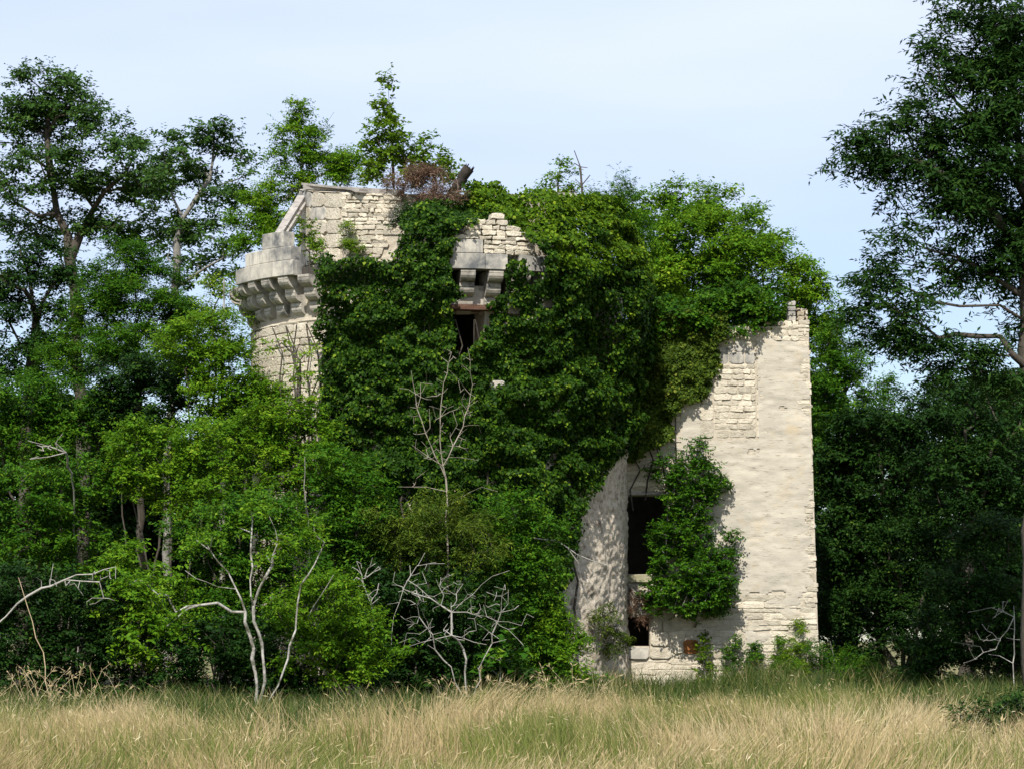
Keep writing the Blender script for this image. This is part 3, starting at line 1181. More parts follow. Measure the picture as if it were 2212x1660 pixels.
def tower_profile(z):
    """how far the ivy stands from the axis at each height"""
    zz = np.array([-1, Z_PB - 1.6, Z_PB - .5, Z_PB + .2, Z_PB + .7, Z_DT - .2, Z_DT + .35])
    rr = np.array([TR + .12, TR + .14, RP - .15, RP + .10, RP - .05, RD + .35, RD - .6])
    return np.interp(z, zz, rr)


g = np.random.default_rng(77)
NC = 430000
th = g.uniform(-1.0, 1.9, NC)
zz = g.uniform(.1, Z_DT + .35, NC)
rad = tower_profile(zz)
q3 = np.stack([th * TR, zz, np.zeros(NC)], 1)
bul = fbm(q3 * np.array([1.5, 1.8, 1]), 51, 3)
bul2 = vnoise(q3 * np.array([4.2, 5.2, 1]), 53)
cur = np.clip((th - .75) / .5, 0, 1) * np.clip((zz - 4) / 3, 0, 1)
off = np.clip(bul - .30, 0, 1) * 1.15 + (bul2 - .4) * .28 + cur * .10
lay = g.random(NC) ** 1.7
r_ = rad + off - lay * .30 + .02
pos = np.stack([TX + r_ * np.sin(th), TY - r_ * np.cos(th), zz], 1)
px = proj(pos)
jx = px + np.stack([fbm(q3 * 2.3, 61, 2) - .5, fbm(q3 * 2.3, 62, 2) - .5], 1) * 14 + g.normal(size=px.shape) * 1.6
m = in_poly(jx, IVY_POLY)
for q in IVY_BARE:
    m &= ~in_poly(px + g.normal(size=px.shape) * 1.2, q)
m &= (bul + .35 * bul2 + .25 * g.random(NC)) > .45
out = np.stack([np.sin(th), -np.cos(th), np.zeros(NC)], 1)
hi = zz > Z_PB + .5
out[hi, 2] += .5
out = unit(out)
ivy1 = thing('tower_ivy', (TX, TY - TR - .1, 0), 'thick dark ivy curtain covering the front of the round tower', 'ivy')
base = np.array([TX, TY - TR - .1, 0])
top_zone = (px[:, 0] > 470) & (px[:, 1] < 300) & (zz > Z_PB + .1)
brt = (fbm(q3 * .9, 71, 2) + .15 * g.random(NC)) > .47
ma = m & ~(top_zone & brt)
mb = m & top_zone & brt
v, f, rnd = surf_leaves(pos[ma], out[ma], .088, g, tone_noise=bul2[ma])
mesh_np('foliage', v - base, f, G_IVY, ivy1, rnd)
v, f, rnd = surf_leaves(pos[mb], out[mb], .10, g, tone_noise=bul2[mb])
o = mesh_np('young_foliage', v - base, f, G_IVYBRIGHT, ivy1, rnd)  # brighter leaf colour in noise patches of the upper right zone
paths = []
for k in range(16):
    t = g.uniform(-.85, .9)
    zq = -.1
    pth = []
    while zq < Z_PB - 1:
        rr = float(tower_profile(np.array([zq]))[0]) + .02
        pth.append(np.array([TX + rr * math.sin(t), TY - rr * math.cos(t), zq]))
        zq += .6
        t += g.normal() * .03
    paths.append(pth)
ivy_stems(ivy1, paths, base, M_BARK, .035)

# ivy over the left half of the wing wall
g = np.random.default_rng(78)
NC = 90000
WIVY = np.array([(1345, 985), (1360, 700), (1382, 660), (1560, 676), (1556, 735), (1540, 770), (1545, 800), (1524, 845), (1500, 866), (1472, 872), (1462, 900),
                 (1440, 915), (1450, 940), (1425, 955), (1400, 962), (1378, 990)]) * .46314
xq = g.uniform(2.4, 6.6, NC)
zq = g.uniform(4.2, Z_WT + .5, NC)
q3 = np.stack([xq, zq, np.zeros(NC)], 1)
bul = fbm(q3 * np.array([1.5, 1.9, 1]), 81, 3)
bul2 = vnoise(q3 * 5, 83)
offy = np.clip(bul - .3, 0, 1) * .8 + (bul2 - .4) * .18 - g.random(NC) ** 1.7 * .25 + .06
pos = np.stack([xq, WY - np.maximum(offy, .03), zq], 1)
px = proj(pos)
jx = px + np.stack([fbm(q3 * 2.5, 85, 2) - .5, fbm(q3 * 2.5, 86, 2) - .5], 1) * 14 + g.normal(size=px.shape) * 1.5
m = in_poly(jx, WIVY)
out = np.tile(np.array([0, -1., .1]), (NC, 1))
base = np.array([3.4, WY - .1, 4.6])
ivy2 = thing('wing_ivy', base, 'olive ivy sheet hanging on the wing wall beside the blocked window', 'ivy')
v, f, rnd = surf_leaves(pos[m], out[m], .085, g, tone_noise=bul2[m])
G_OLIVE = leaf_mat('olive_ivy_leaf', [(0, (.022, .045, .005)), (.45, (.055, .095, .010)), (.8, (.11, .155, .016)), (1, (.24, .25, .035))], .28, .55, .07)
mesh_np('foliage', v - base, f, G_OLIVE, ivy2, rnd)
paths = []
for k in range(4):
    xk = 3.0 + k * .35
    paths.append([np.array([xk + g.normal() * .1, WY - .06, 4.7 + .25 * k + j * .5]) for j in range(7)])
ivy_stems(ivy2, paths, base, M_BARK, .022)

# ------------------------------------------------------------------ ivy mound along the top of the wing
gseed = 100
top = P(735, 318, WY + .6)
plant('wing_top_ivy', 'bushy dark green ivy mound along the broken top of the wing wall', 'ivy',
      [[P(640, 335, WY + .4), P(690, 325, WY + .5), P(735, 318, WY + .5), P(775, 310, WY + .5)]],
      [B(648, 322, WY + .12, 24, 20), B(680, 318, WY + .12, 28, 17), B(715, 322, WY + .12, 26, 13), B(745, 316, WY + .12, 28, 15), B(762, 309, WY + .12, 18, 15), B(730, 300, WY + .3, 40, 14), B(755, 298, WY + .3, 24, 12), B(700, 308, WY + .6, 50, 12),
       B(622, 300, WY + .45, 20, 30)],
      301, .085, G_MID, M_BARK, r0=.05, lai=9, cr=.28, dens=2.2, nlf=8, aspect=.8, droop=.35, crown_name='foliage', trunk_name='stems')

# bush rooted in the wing wall
plant('wall_bush', 'dense dark evergreen bush growing out of the wing wall beside the window opening', 'shrub',
      [[D(1500, 1352, WY - .02), D(1512, 1320, WY - .25), D(1500, 1250, WY - .35), D(1480, 1120, WY - .35), D(1500, 1030, WY - .3), D(1512, 960, WY - .25)],
       [D(1500, 1250, WY - .35), D(1560, 1220, WY - .4), D(1590, 1165, WY - .4)]],
      [B(1510 * .463, 975 * .463, WY - .25, 9, 16), B(1497 * .463, 1030 * .463, WY - .3, 27, 20), B(1440 * .463, 1010 * .463, WY - .2, 18, 14), B(1490 * .463, 1085 * .463, WY - .35, 26, 22),
       B(1470 * .463, 1160 * .463, WY - .4, 30, 24), B(1490 * .463, 1225 * .463, WY - .45, 40, 27), B(1570 * .463, 1205 * .463, WY - .35, 12, 14), B(1580 * .463, 1155 * .463, WY - .3, 5, 9),
       B(1480 * .463, 1290 * .463, WY - .4, 42, 20), B(1545 * .463, 1300 * .463, WY - .35, 14, 14), B(1420 * .463, 1280 * .463, WY - .3, 18, 14), B(1545 * .463, 1040 * .463, WY - .25, 14, 10), B(1530 * .463, 1255 * .463, WY - .5, 30, 24), B(1475 * .463, 1130 * .463, WY - .35, 20, 20)],
      302, .07, G_IVYMID, M_BARKPALE, r0=.05, lai=6, cr=.2, dens=3.0, nlf=8, aspect=.7, droop=.15, step=.3)
# drooping dry tuft below the sill
plant('dry_tuft', 'withered brown grass tuft hanging under the mossy window sill', 'grass tuft',
      [[D(1352, 1260, WY - .05), D(1366, 1275, WY - .15)]],
      [B(1370 * .463, 1292 * .463, WY - .2, 9, 13), B(1385 * .463, 1318 * .463, WY - .15, 7, 9)],
      303, .12, G_BROWN, M_DEAD, r0=.015, lai=2, cr=.16, dens=2.0, ntw=8, nlf=6, aspect=.12, droop=1.2, step=.2)
plant('tower_foot_tuft', 'dry brown and green weed clinging to the plastered flank of the tower', 'weed',
      [[D(1305, 1350, TY - 2.9), D(1305, 1320, TY - 3.05)]],
      [B(1305 * .463, 1335 * .463, TY - 3.05, 12, 16), B(1330 * .463, 1385 * .463, TY - 2.6, 14, 18)],
      304, .09, G_OLIVE, M_DEAD, r0=.02, cr=.18, dens=1.8, ntw=7, nlf=6, aspect=.25, droop=.8, step=.2)

# ------------------------------------------------------------------ plants growing on the tower top
plant('small_maple', 'small cone-shaped leafy maple sapling growing on top of the tower', 'tree',
      [[np.array([D(850, 400, TY - 1.2)[0], TY - 1.2, Z_DT - .15]), D(848, 340, TY - 1.2), D(842, 260, TY - 1.2), D(838, 180, TY - 1.2)]],
      [B(388, 84, TY - 1.2, 4, 5), B(386, 108, TY - 1.2, 11, 14), B(390, 128, TY - 1.2, 20, 14), B(392, 148, TY - 1.2, 30, 15), B(398, 166, TY - 1.2, 38, 15), B(432, 158, TY - 1.4, 16, 18), B(446, 172, TY - 1.6, 14, 13)],
      310, .11, G_OLIVEB, M_BARK, r0=.045, lai=6.0, cr=.26, dens=1.9, nlf=7, aspect=.75, droop=.1, flat=.8)
plant('dead_juniper', 'withered reddish brown shrub sprawling over the tower rim below the maple', 'shrub',
      [[np.array([TX + .1, TY - RD + .25, Z_DT - .1]), D(915, 405, TY - RD - .3), D(890, 395, TY - RD - .6)], [D(915, 405, TY - RD - .3), D(965, 425, TY - RD - .9)]],
      [B(398, 182, TY - RD - .2, 26, 9), B(424, 180, TY - RD - .5, 24, 14), B(446, 196, TY - RD - .9, 22, 10), B(430, 170, TY - RD - .3, 18, 10)],
      311, .075, G_BROWN, M_DEADBROWN, r0=.03, lai=3.6, cr=.22, dens=1.2, ntw=6, nlf=6, aspect=.22, droop=.1, flat=.9, step=.25)
plant('green_scrub', 'dark low scrub on the tower ledge under the withered shrub', 'shrub',
      [[np.array([TX + .2, TY - RD - .15, Z_PB + .25]), D(935, 480, TY - RD - .5), D(935, 450, TY - RD - .6)]],
      [B(425, 214, TY - RD - .5, 26, 13), B(450, 206, TY - RD - .6, 20, 14), B(408, 222, TY - RD - .5, 18, 10)],
      312, .08, G_DARK, M_BARK, r0=.04, cr=.25, dens=1.8, ntw=7, nlf=7, aspect=.4, droop=.1)
p0 = D(972, 425, TY - RD - .25)
p1 = D(1010, 366, TY - RD - .45)
stub = thing('broken_trunk', p0, 'blackened broken tree stub leaning over the tower rim', 'dead trunk')
gg = np.random.default_rng(3)
sg = []
for k in range(6):
    a, b = p0 + (p1 - p0) * k / 6, p0 + (p1 - p0) * (k + 1) / 6
    sg.append(np.concatenate([a + gg.normal(size=3) * .01, b + gg.normal(size=3) * .01, [.115 + .004 * k, .119 + .004 * k]]))
v, f = tubes(np.array(sg), 9)
mesh_np('shaft', v - p0, f, M_CHAR, stub)
dv = unit(p1 - p0)
sp = []
for k in range(9):
    a = k * 2 * math.pi / 9
    o_ = np.array([math.cos(a), math.sin(a) * .4, -math.cos(a) * .5]) * .09
    sp.append(np.concatenate([p1 + o_ - dv * .05, p1 + o_ + dv * gg.uniform(.03, .16), [.035, .006]]))
v, f = tubes(np.array(sp), 4)
mesh_np('splinters', v - p0, f, M_CHAR, stub)
rs = []
for (u_, v_) in ((945, 440), (985, 445), (1003, 452), (1050, 430), (960, 452)):
    a = p0 + (p1 - p0) * .25
    b = D(u_, v_, TY - RD - .7)
    mm = (a + b) / 2 + np.array([0, -.1, .03])
    rs += [np.concatenate([a, mm, [.03, .02]]), np.concatenate([mm, b, [.02, .006]])]
v, f = tubes(np.array(rs), 5)
mesh_np('roots', v - p0, f, M_DEAD, stub)
plant('rim_sapling', 'thin pale green sapling on the tower top beside the leafless stem', 'sapling',
      [[np.array([D(1205, 430, TY - 1.5)[0], TY - 1.5, Z_DT - .3]), D(1205, 400, TY - 1.5), D(1210, 360, TY - 1.5)]],
      [B(553, 176, TY - 1.5, 11, 9), B(566, 168, TY - 1.5, 9, 8), B(545, 190, TY - 1.5, 8, 6), B(575, 190, TY - 1.5, 12, 7)],
      313, .09, G_BRIGHT, M_BARKGREY, r0=.03, cr=.24, dens=.9, ntw=5, nlf=6, aspect=.6, droop=.2)
plant('leafless_stem', 'thin leafless dead stem with short side twigs rising from the tower ivy', 'dead stem',
      [[np.array([D(1258, 440, TY - 1.6)[0], TY - 1.6, Z_DT - .5]), D(1256, 400, TY - 1.6), D(1253, 360, TY - 1.6), D(1240, 325, TY - 1.6)],
       [D(1253, 370, TY - 1.6), D(1268, 362, TY - 1.7)], [D(1255, 385, TY - 1.6), D(1274, 378, TY - 1.6)], [D(1254, 362, TY - 1.6), D(1240, 352, TY - 1.6)], [D(1256, 395, TY - 1.6), D(1242, 386, TY - 1.6)]],
      [], 314, None, None, M_BARK, r0=.035, step=.25, wig=.05)
plant('grassy_shrub', 'feathery green broom-like shrub on the ivy shoulder right of the tower', 'shrub',
      [[np.array([D(1310, 520, TY - .6)[0], TY - .6, Z_PB - .2]), D(1310, 480, TY - .6), D(1320, 440, TY - .6)]],
      [B(606, 205, TY - .6, 22, 18), B(628, 215, TY - .4, 22, 22), B(612, 235, TY - .8, 24, 22), B(640, 245, TY - .3, 18, 26), B(622, 190, TY - .4, 14, 12)],
      315, .13, G_MID, M_BARK, r0=.04, lai=2.6, cr=.3, dens=1.6, ntw=8, nlf=8, aspect=.16, droop=-.2, flat=1.1)
plant('fern_tuft', 'small yellow-green sprig rooted on the drum wall face', 'sprig',
      [[np.array([D(752, 560, TY - RD + .1)[0], TY - RD * .83, Z_PB + .25]), D(755, 530, TY - RD * .88), D(752, 490, TY - RD * .90)]],
      [B(350, 235, TY - RD * .9, 7, 12), B(354, 252, TY - RD * .9, 10, 8), B(345, 226, TY - RD * .9, 5, 6)],
      316, .07, G_YELLOW, M_BARKGREY, r0=.015, cr=.16, dens=.9, ntw=5, nlf=6, aspect=.35, droop=.2, step=.2)
plant('parapet_ivy', 'short green ivy growing in the gap behind the standing parapet fragment', 'ivy',
      [[np.array([D(668, 570, TY - 3.6)[0], TY - 3.5, Z_PB + .22]), D(668, 545, TY - 3.5), D(655, 505, TY - 3.2)]],
      [B(306, 232, TY - 2.9, 9, 12), B(312, 250, TY - 3.4, 9, 12), B(304, 244, TY - 3.0, 8, 10), B(320, 262, TY - 3.9, 10, 7)],
      317, .075, G_IVYBRIGHT, M_BARK, r0=.02, cr=.18, dens=1.6, ntw=6, nlf=6, aspect=.7, droop=.3, step=.2, crown_name='foliage', trunk_name='stems')

# ------------------------------------------------------------------ trees behind, left
plant('tall_oak', 'tall spreading oak with open grey-green crown and a dead broken limb', 'tree',
      [[gnd(90, 88), P(82, 420, 88), P(77, 330, 88), P(74, 283, 88), P(68, 236, 88), P(57, 213, 88), P(50, 170, 88), P(47, 135, 88), P(52, 95, 88)],
       [P(70, 250, 88), P(94, 208, 88), P(104, 192, 87.5), P(127, 172, 87), P(140, 140, 87)], [P(47, 135, 88), P(30, 110, 88.5)], [P(47, 140, 88), P(75, 100, 87.5)],
       [P(57, 214, 88), P(38, 216, 87), P(17, 219, 86.5)]],
      [B(56, 82, 88, 26, 20), B(25, 92, 88, 26, 18), B(82, 98, 88, 24, 22), B(12, 125, 88, 22, 24), B(100, 122, 87, 24, 18), B(62, 128, 88.5, 30, 20), B(125, 138, 87, 26, 18),
       B(40, 165, 87.5, 36, 18), B(95, 160, 87, 34, 16), B(15, 190, 87, 26, 16), B(60, 195, 87.5, 30, 14), B(140, 160, 86, 22, 14), B(-15, 150, 88, 20, 40), B(130, 190, 88, 20, 14), B(40, 110, 88, 30, 16), B(150, 180, 87, 26, 18), B(110, 180, 88, 30, 16), B(80, 225, 88.5, 36, 14), B(150, 230, 88, 34, 16), B(120, 240, 89, 30, 18), B(30, 230, 89, 40, 14)],
      401, .14, G_OAK, M_BARK, r0=.20, lai=6, cr=.5, dens=1.5, ntw=7, nlf=9, aspect=.55, droop=.15, flat=.5, step=.6, wig=.2)
plant('forked_oak', 'slender forked oak with grey limbs and airy pale crown next to the acacia', 'tree',
      [[gnd(165, 84), P(170, 420, 84), P(174, 330, 84), P(177, 270, 84), P(177, 239, 84), P(183, 218, 84), P(198, 196, 84), P(210, 178, 84), P(214, 140, 84)],
       [P(181, 222, 84), P(174, 200, 84), P(168, 180, 84)], [P(177, 292, 84), P(205, 268, 83.5), P(240, 250, 83)], [P(200, 194, 84), P(222, 184, 83.5), P(240, 178, 83)]],
      [B(210, 130, 84, 20, 14), B(228, 155, 84, 16, 18), B(188, 142, 84, 18, 18), B(165, 150, 84.5, 18, 18), B(205, 165, 84, 24, 14), B(235, 180, 83, 14, 10), B(160, 175, 84, 16, 14), B(215, 200, 84, 24, 9),
       B(190, 225, 84.5, 30, 10), B(225, 235, 83.5, 18, 14), B(165, 215, 84.5, 16, 14), B(205, 275, 84, 28, 20), B(222, 142, 84, 18, 14), B(180, 180, 85, 30, 14), B(232, 205, 84, 16, 12), B(195, 250, 85, 34, 14)],
      402, .14, G_OAK, M_BARKGREY, r0=.12, lai=5, cr=.46, dens=1.4, ntw=6, nlf=9, aspect=.55, droop=.15, flat=.5, step=.55, wig=.18)
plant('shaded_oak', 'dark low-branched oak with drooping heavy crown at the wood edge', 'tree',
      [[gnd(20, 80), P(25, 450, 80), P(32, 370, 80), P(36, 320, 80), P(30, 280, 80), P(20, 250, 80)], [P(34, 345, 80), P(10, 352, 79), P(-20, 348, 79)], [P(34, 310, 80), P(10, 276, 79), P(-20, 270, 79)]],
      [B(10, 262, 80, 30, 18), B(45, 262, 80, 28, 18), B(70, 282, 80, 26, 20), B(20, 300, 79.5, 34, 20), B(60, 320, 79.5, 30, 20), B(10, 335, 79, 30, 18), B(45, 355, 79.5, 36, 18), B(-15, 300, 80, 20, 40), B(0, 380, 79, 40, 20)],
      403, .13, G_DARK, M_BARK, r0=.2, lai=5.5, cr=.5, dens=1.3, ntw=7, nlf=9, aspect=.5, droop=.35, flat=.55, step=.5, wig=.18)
plant('locust_tree', 'bright feathery locust tree rising behind the left end of the tower parapet', 'tree',
      [[gnd(290, 80), P(298, 420, 80), P(300, 300, 80), P(302, 220, 80), P(302, 165, 80), P(298, 120, 80), P(294, 102, 80)], [P(301, 190, 80), P(262, 220, 79.5)], [P(302, 160, 80), P(322, 130, 80), P(334, 112, 80)], [P(302, 180, 80), P(345, 165, 80)]],
      [B(296, 108, 80, 9, 9), B(286, 130, 80, 16, 12), B(308, 126, 80, 15, 12), B(292, 152, 80, 22, 12), B(318, 156, 80, 20, 12), B(345, 160, 80, 18, 12), B(352, 172, 80, 22, 12), B(265, 190, 79.5, 18, 14),
       B(290, 180, 80, 24, 16), B(248, 212, 79, 22, 14), B(278, 215, 79.5, 26, 20), B(262, 240, 79, 26, 18), B(250, 262, 79, 18, 14), B(325, 178, 80, 22, 10)],
      404, .10, G_BRIGHT, M_BARKGREY, r0=.09, lai=8.0, cr=.36, dens=1.6, ntw=8, nlf=9, aspect=.45, droop=.2, flat=.6, step=.45, wig=.1)
plant('feathery_ash', 'soft mid-green young ash standing in front of the oaks', 'tree',
      [[gnd(140, 74), P(140, 480, 74), P(138, 380, 74), P(136, 300, 74), P(134, 255, 74)], [P(138, 340, 74), P(165, 300, 74)], [P(138, 350, 74), P(108, 310, 74)]],
      [B(125, 250, 74, 26, 14), B(150, 268, 74, 28, 16), B(105, 275, 74, 24, 18), B(175, 292, 74, 24, 18), B(135, 295, 73.5, 34, 20), B(100, 315, 74, 26, 20), B(165, 320, 73.5, 30, 22), B(125, 340, 73, 36, 22), B(185, 345, 74, 22, 20), B(85, 345, 74, 32, 24), B(150, 358, 73.5, 44, 20), B(100, 295, 74.5, 26, 16), B(60, 365, 74, 32, 20), B(190, 318, 74.5, 20, 18)],
      405, .10, G_MID, M_BARK, r0=.10, lai=7, cr=.34, dens=1.5, ntw=8, nlf=9, aspect=.35, droop=.3, flat=.6, step=.4)
sn = P(224, 279, 70.0)
sb = gnd(222, 70)
plant('pale_snag', 'pale broken-off dead stem showing beside the leftmost corbels', 'dead trunk', [[sb, P(222, 450, 70), P(224, 340, 70), sn]], [], 406, None, None, M_BARKPALE, r0=.11, step=.8, wig=.05)

# ------------------------------------------------------------------ trees behind, right
plant('round_linden', 'broad rounded bright green tree rising behind the wing', 'tree',
      [[gnd(720, 86), P(720, 480, 86), P(722, 380, 86), P(722, 300, 86), P(715, 230, 86)], [P(722, 340, 86), P(770, 290, 85)], [P(722, 350, 86), P(660, 280, 85)]],
      [B(690, 202, 86, 34, 20), B(725, 212, 86, 34, 24), B(650, 208, 86, 26, 22), B(625, 206, 86, 16, 14), B(755, 232, 85.5, 30, 24), B(700, 235, 84.5, 50, 26), B(650, 245, 85, 30, 26), B(785, 258, 85, 26, 24),
       B(740, 262, 84, 46, 26), B(690, 280, 84, 46, 24), B(800, 285, 85, 28, 26), B(815, 312, 85, 24, 26), B(770, 300, 84, 40, 26), B(820, 340, 85, 22, 24), B(690, 270, 87, 56, 26), B(700, 292, 87.5, 60, 22), B(650, 285, 85, 30, 26), B(700, 330, 85, 60, 24), B(780, 340, 85, 40, 24)],
      410, .12, G_BRIGHT, M_BARK, r0=.2, lai=7.5, cr=.42, dens=1.6, ntw=8, nlf=8, aspect=.55, droop=.2, flat=.6, step=.5)
plant('hedge_maple', 'fine-leaved mid green tree squeezed between the wing edge and the dark wood', 'tree',
      [[gnd(850, 80), P(850, 520, 80), P(848, 430, 80), P(846, 350, 80)]],
      [B(838, 340, 80, 22, 20), B(830, 365, 80, 24, 22), B(852, 365, 80, 24, 22), B(838, 395, 79.5, 26, 24), B(860, 405, 80, 24, 22), B(880, 395, 81, 20, 18), B(838, 430, 79.5, 22, 24), B(828, 400, 80.5, 20, 30), B(832, 460, 80.5, 20, 30)],
      411, .10, G_MID, M_BARK, r0=.14, lai=5, cr=.36, dens=1.5, ntw=8, nlf=8, aspect=.45, droop=.25, step=.45)
RY = 62.0
plant('overhanging_ash', 'huge dark ash with long drooping leaf sprays overhanging the right of the field', 'tree',
      [[gnd(1030, RY), P(1034, 560, RY), P(1036, 420, RY), P(1030, 300, RY), P(1020, 180, RY), P(1012, 60, RY), P(1010, -40, RY)],
       [P(1033, 330, RY), P(1000, 305, RY - .5), P(960, 306, RY - .8), P(925, 300, RY - 1)], [P(1034, 360, RY), P(1000, 336, RY - .3), P(955, 334, RY - .5)],
       [P(1028, 260, RY), P(980, 200, RY - .5), P(930, 165, RY - .8), P(890, 155, RY - 1)], [P(1022, 200, RY), P(975, 120, RY - .5), P(940, 80, RY - .5)], [P(1032, 300, RY), P(960, 258, RY - .5), P(905, 240, RY - .8)]],
      [B(985, 10, RY, 36, 26), B(1015, 40, RY, 36, 40), B(965, 50, RY, 26, 22), B(930, 78, RY - .5, 24, 18), B(975, 95, RY - .5, 40, 24), B(1010, 120, RY, 40, 34), B(925, 112, RY - .5, 26, 18), B(890, 122, RY - .8, 22, 14),
       B(870, 148, RY - 1, 24, 14), B(910, 155, RY - .8, 34, 20), B(955, 160, RY - .5, 40, 26), B(1010, 190, RY, 44, 34), B(900, 185, RY - .8, 24, 12), B(945, 210, RY - .5, 36, 20), B(915, 232, RY - .8, 26, 16), B(975, 240, RY - .4, 36, 18),
       B(1015, 250, RY, 30, 24), B(890, 268, RY - .8, 22, 16), B(915, 280, RY - .8, 32, 20), B(872, 290, RY - 1, 18, 14), B(945, 275, RY - .6, 26, 14), B(905, 318, RY - .8, 32, 16), B(940, 330, RY - .7, 26, 14), B(1018, 285, RY + .4, 18, 14),
       B(1000, 70, RY - .5, 40, 40), B(1005, 15, RY - .6, 34, 30), B(1015, 95, RY - .8, 30, 40), B(990, 185, RY - .9, 40, 30), B(945, 48, RY - .4, 16, 14), B(850, 160, RY - 1, 14, 8), B(862, 132, RY - 1, 12, 8), B(858, 305, RY - 1, 14, 9), B(980, 150, RY - .6, 44, 40), B(1015, 215, RY - .4, 40, 40), B(955, 130, RY - .8, 34, 24), B(930, 185, RY - .6, 34, 22), B(985, 270, RY, 30, 14), B(895, 345, RY - .5, 28, 18), B(985, 345, RY - .6, 30, 10), B(960, 360, RY - .5, 36, 18), B(1005, 365, RY - .3, 34, 20), B(1020, 330, RY + .3, 14, 12), B(920, 360, RY - .3, 26, 16)],
      412, .17, G_ASH, M_BARK, r0=.26, lai=6.0, cr=.5, dens=1.6, ntw=7, nlf=11, aspect=.30, droop=.45, flat=.6, step=.5, wig=.15, tw_len=1.05)
for (nm, lab, u, Y, bl, sd, mt, lf) in (  # shade of the wood is put into the dark leaf colour here
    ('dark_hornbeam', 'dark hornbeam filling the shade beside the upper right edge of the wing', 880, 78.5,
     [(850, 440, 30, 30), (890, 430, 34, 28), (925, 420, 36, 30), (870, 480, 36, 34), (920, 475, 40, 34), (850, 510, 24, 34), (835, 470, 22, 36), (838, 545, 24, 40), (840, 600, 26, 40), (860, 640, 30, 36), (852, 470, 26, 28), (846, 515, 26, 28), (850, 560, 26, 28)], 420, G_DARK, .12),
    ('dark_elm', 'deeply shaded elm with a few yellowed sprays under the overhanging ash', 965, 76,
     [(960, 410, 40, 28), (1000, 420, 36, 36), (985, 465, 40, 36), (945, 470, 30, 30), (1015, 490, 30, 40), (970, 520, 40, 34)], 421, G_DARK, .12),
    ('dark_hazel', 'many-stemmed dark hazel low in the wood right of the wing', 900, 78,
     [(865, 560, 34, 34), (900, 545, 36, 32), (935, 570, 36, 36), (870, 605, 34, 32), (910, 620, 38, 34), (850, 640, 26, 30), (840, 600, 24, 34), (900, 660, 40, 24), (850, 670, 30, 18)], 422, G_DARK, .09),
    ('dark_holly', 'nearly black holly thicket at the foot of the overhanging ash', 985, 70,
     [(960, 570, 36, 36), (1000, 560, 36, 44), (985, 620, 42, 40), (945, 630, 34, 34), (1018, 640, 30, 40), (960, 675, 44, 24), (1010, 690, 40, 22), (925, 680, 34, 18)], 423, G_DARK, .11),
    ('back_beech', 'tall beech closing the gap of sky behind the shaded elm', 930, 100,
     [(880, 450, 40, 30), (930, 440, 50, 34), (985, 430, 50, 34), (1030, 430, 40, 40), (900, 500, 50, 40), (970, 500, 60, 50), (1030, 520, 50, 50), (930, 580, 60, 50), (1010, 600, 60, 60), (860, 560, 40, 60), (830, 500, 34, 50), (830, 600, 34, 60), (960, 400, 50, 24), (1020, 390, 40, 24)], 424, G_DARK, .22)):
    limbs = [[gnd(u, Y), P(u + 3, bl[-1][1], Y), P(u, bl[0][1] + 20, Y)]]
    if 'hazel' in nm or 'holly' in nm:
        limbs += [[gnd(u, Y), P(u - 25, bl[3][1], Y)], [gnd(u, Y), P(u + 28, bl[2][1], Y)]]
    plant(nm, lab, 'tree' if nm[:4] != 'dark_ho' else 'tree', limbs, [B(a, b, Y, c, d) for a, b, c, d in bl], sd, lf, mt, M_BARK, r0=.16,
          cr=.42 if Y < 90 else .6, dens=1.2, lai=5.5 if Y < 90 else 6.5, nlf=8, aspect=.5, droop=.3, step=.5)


def copy_tree(o, loc, rot, sc, label, group):
    c = o.copy()
    COL.objects.link(c)
    c.location = loc
    c.rotation_euler = (0, 0, rot)
    c.scale = (sc, sc, sc)
    c['label'] = label
    c['group'] = group
    for ch in o.children:
        d = ch.copy()
        COL.objects.link(d)
        d.parent = c
    return c


bb = bpy.data.objects['back_beech']
for (u, Y, rot, sc, wh) in ((0, 97, .6, .93, 'behind the dark low-branched oak'), (75, 101, 2.4, .95, 'behind the tall spreading oak'), (150, 98, 4.0, .90, 'behind the soft green young ash'),
                            (225, 102, 5.3, .95, 'behind the feathery tree screening the tower flank'), (290, 99, 1.6, .9, 'behind the bright locust tree'),
                            (845, 96, 3.2, .98, 'right behind the edge of the wing'), (1015, 97, 1.2, 1.0, 'behind the trunk of the overhanging ash')):
    copy_tree(bb, gnd(u, Y), rot, sc, 'dark beech deep in the wood ' + wh, 'beeches deep in the wood')
bb['group'] = 'beeches deep in the wood'

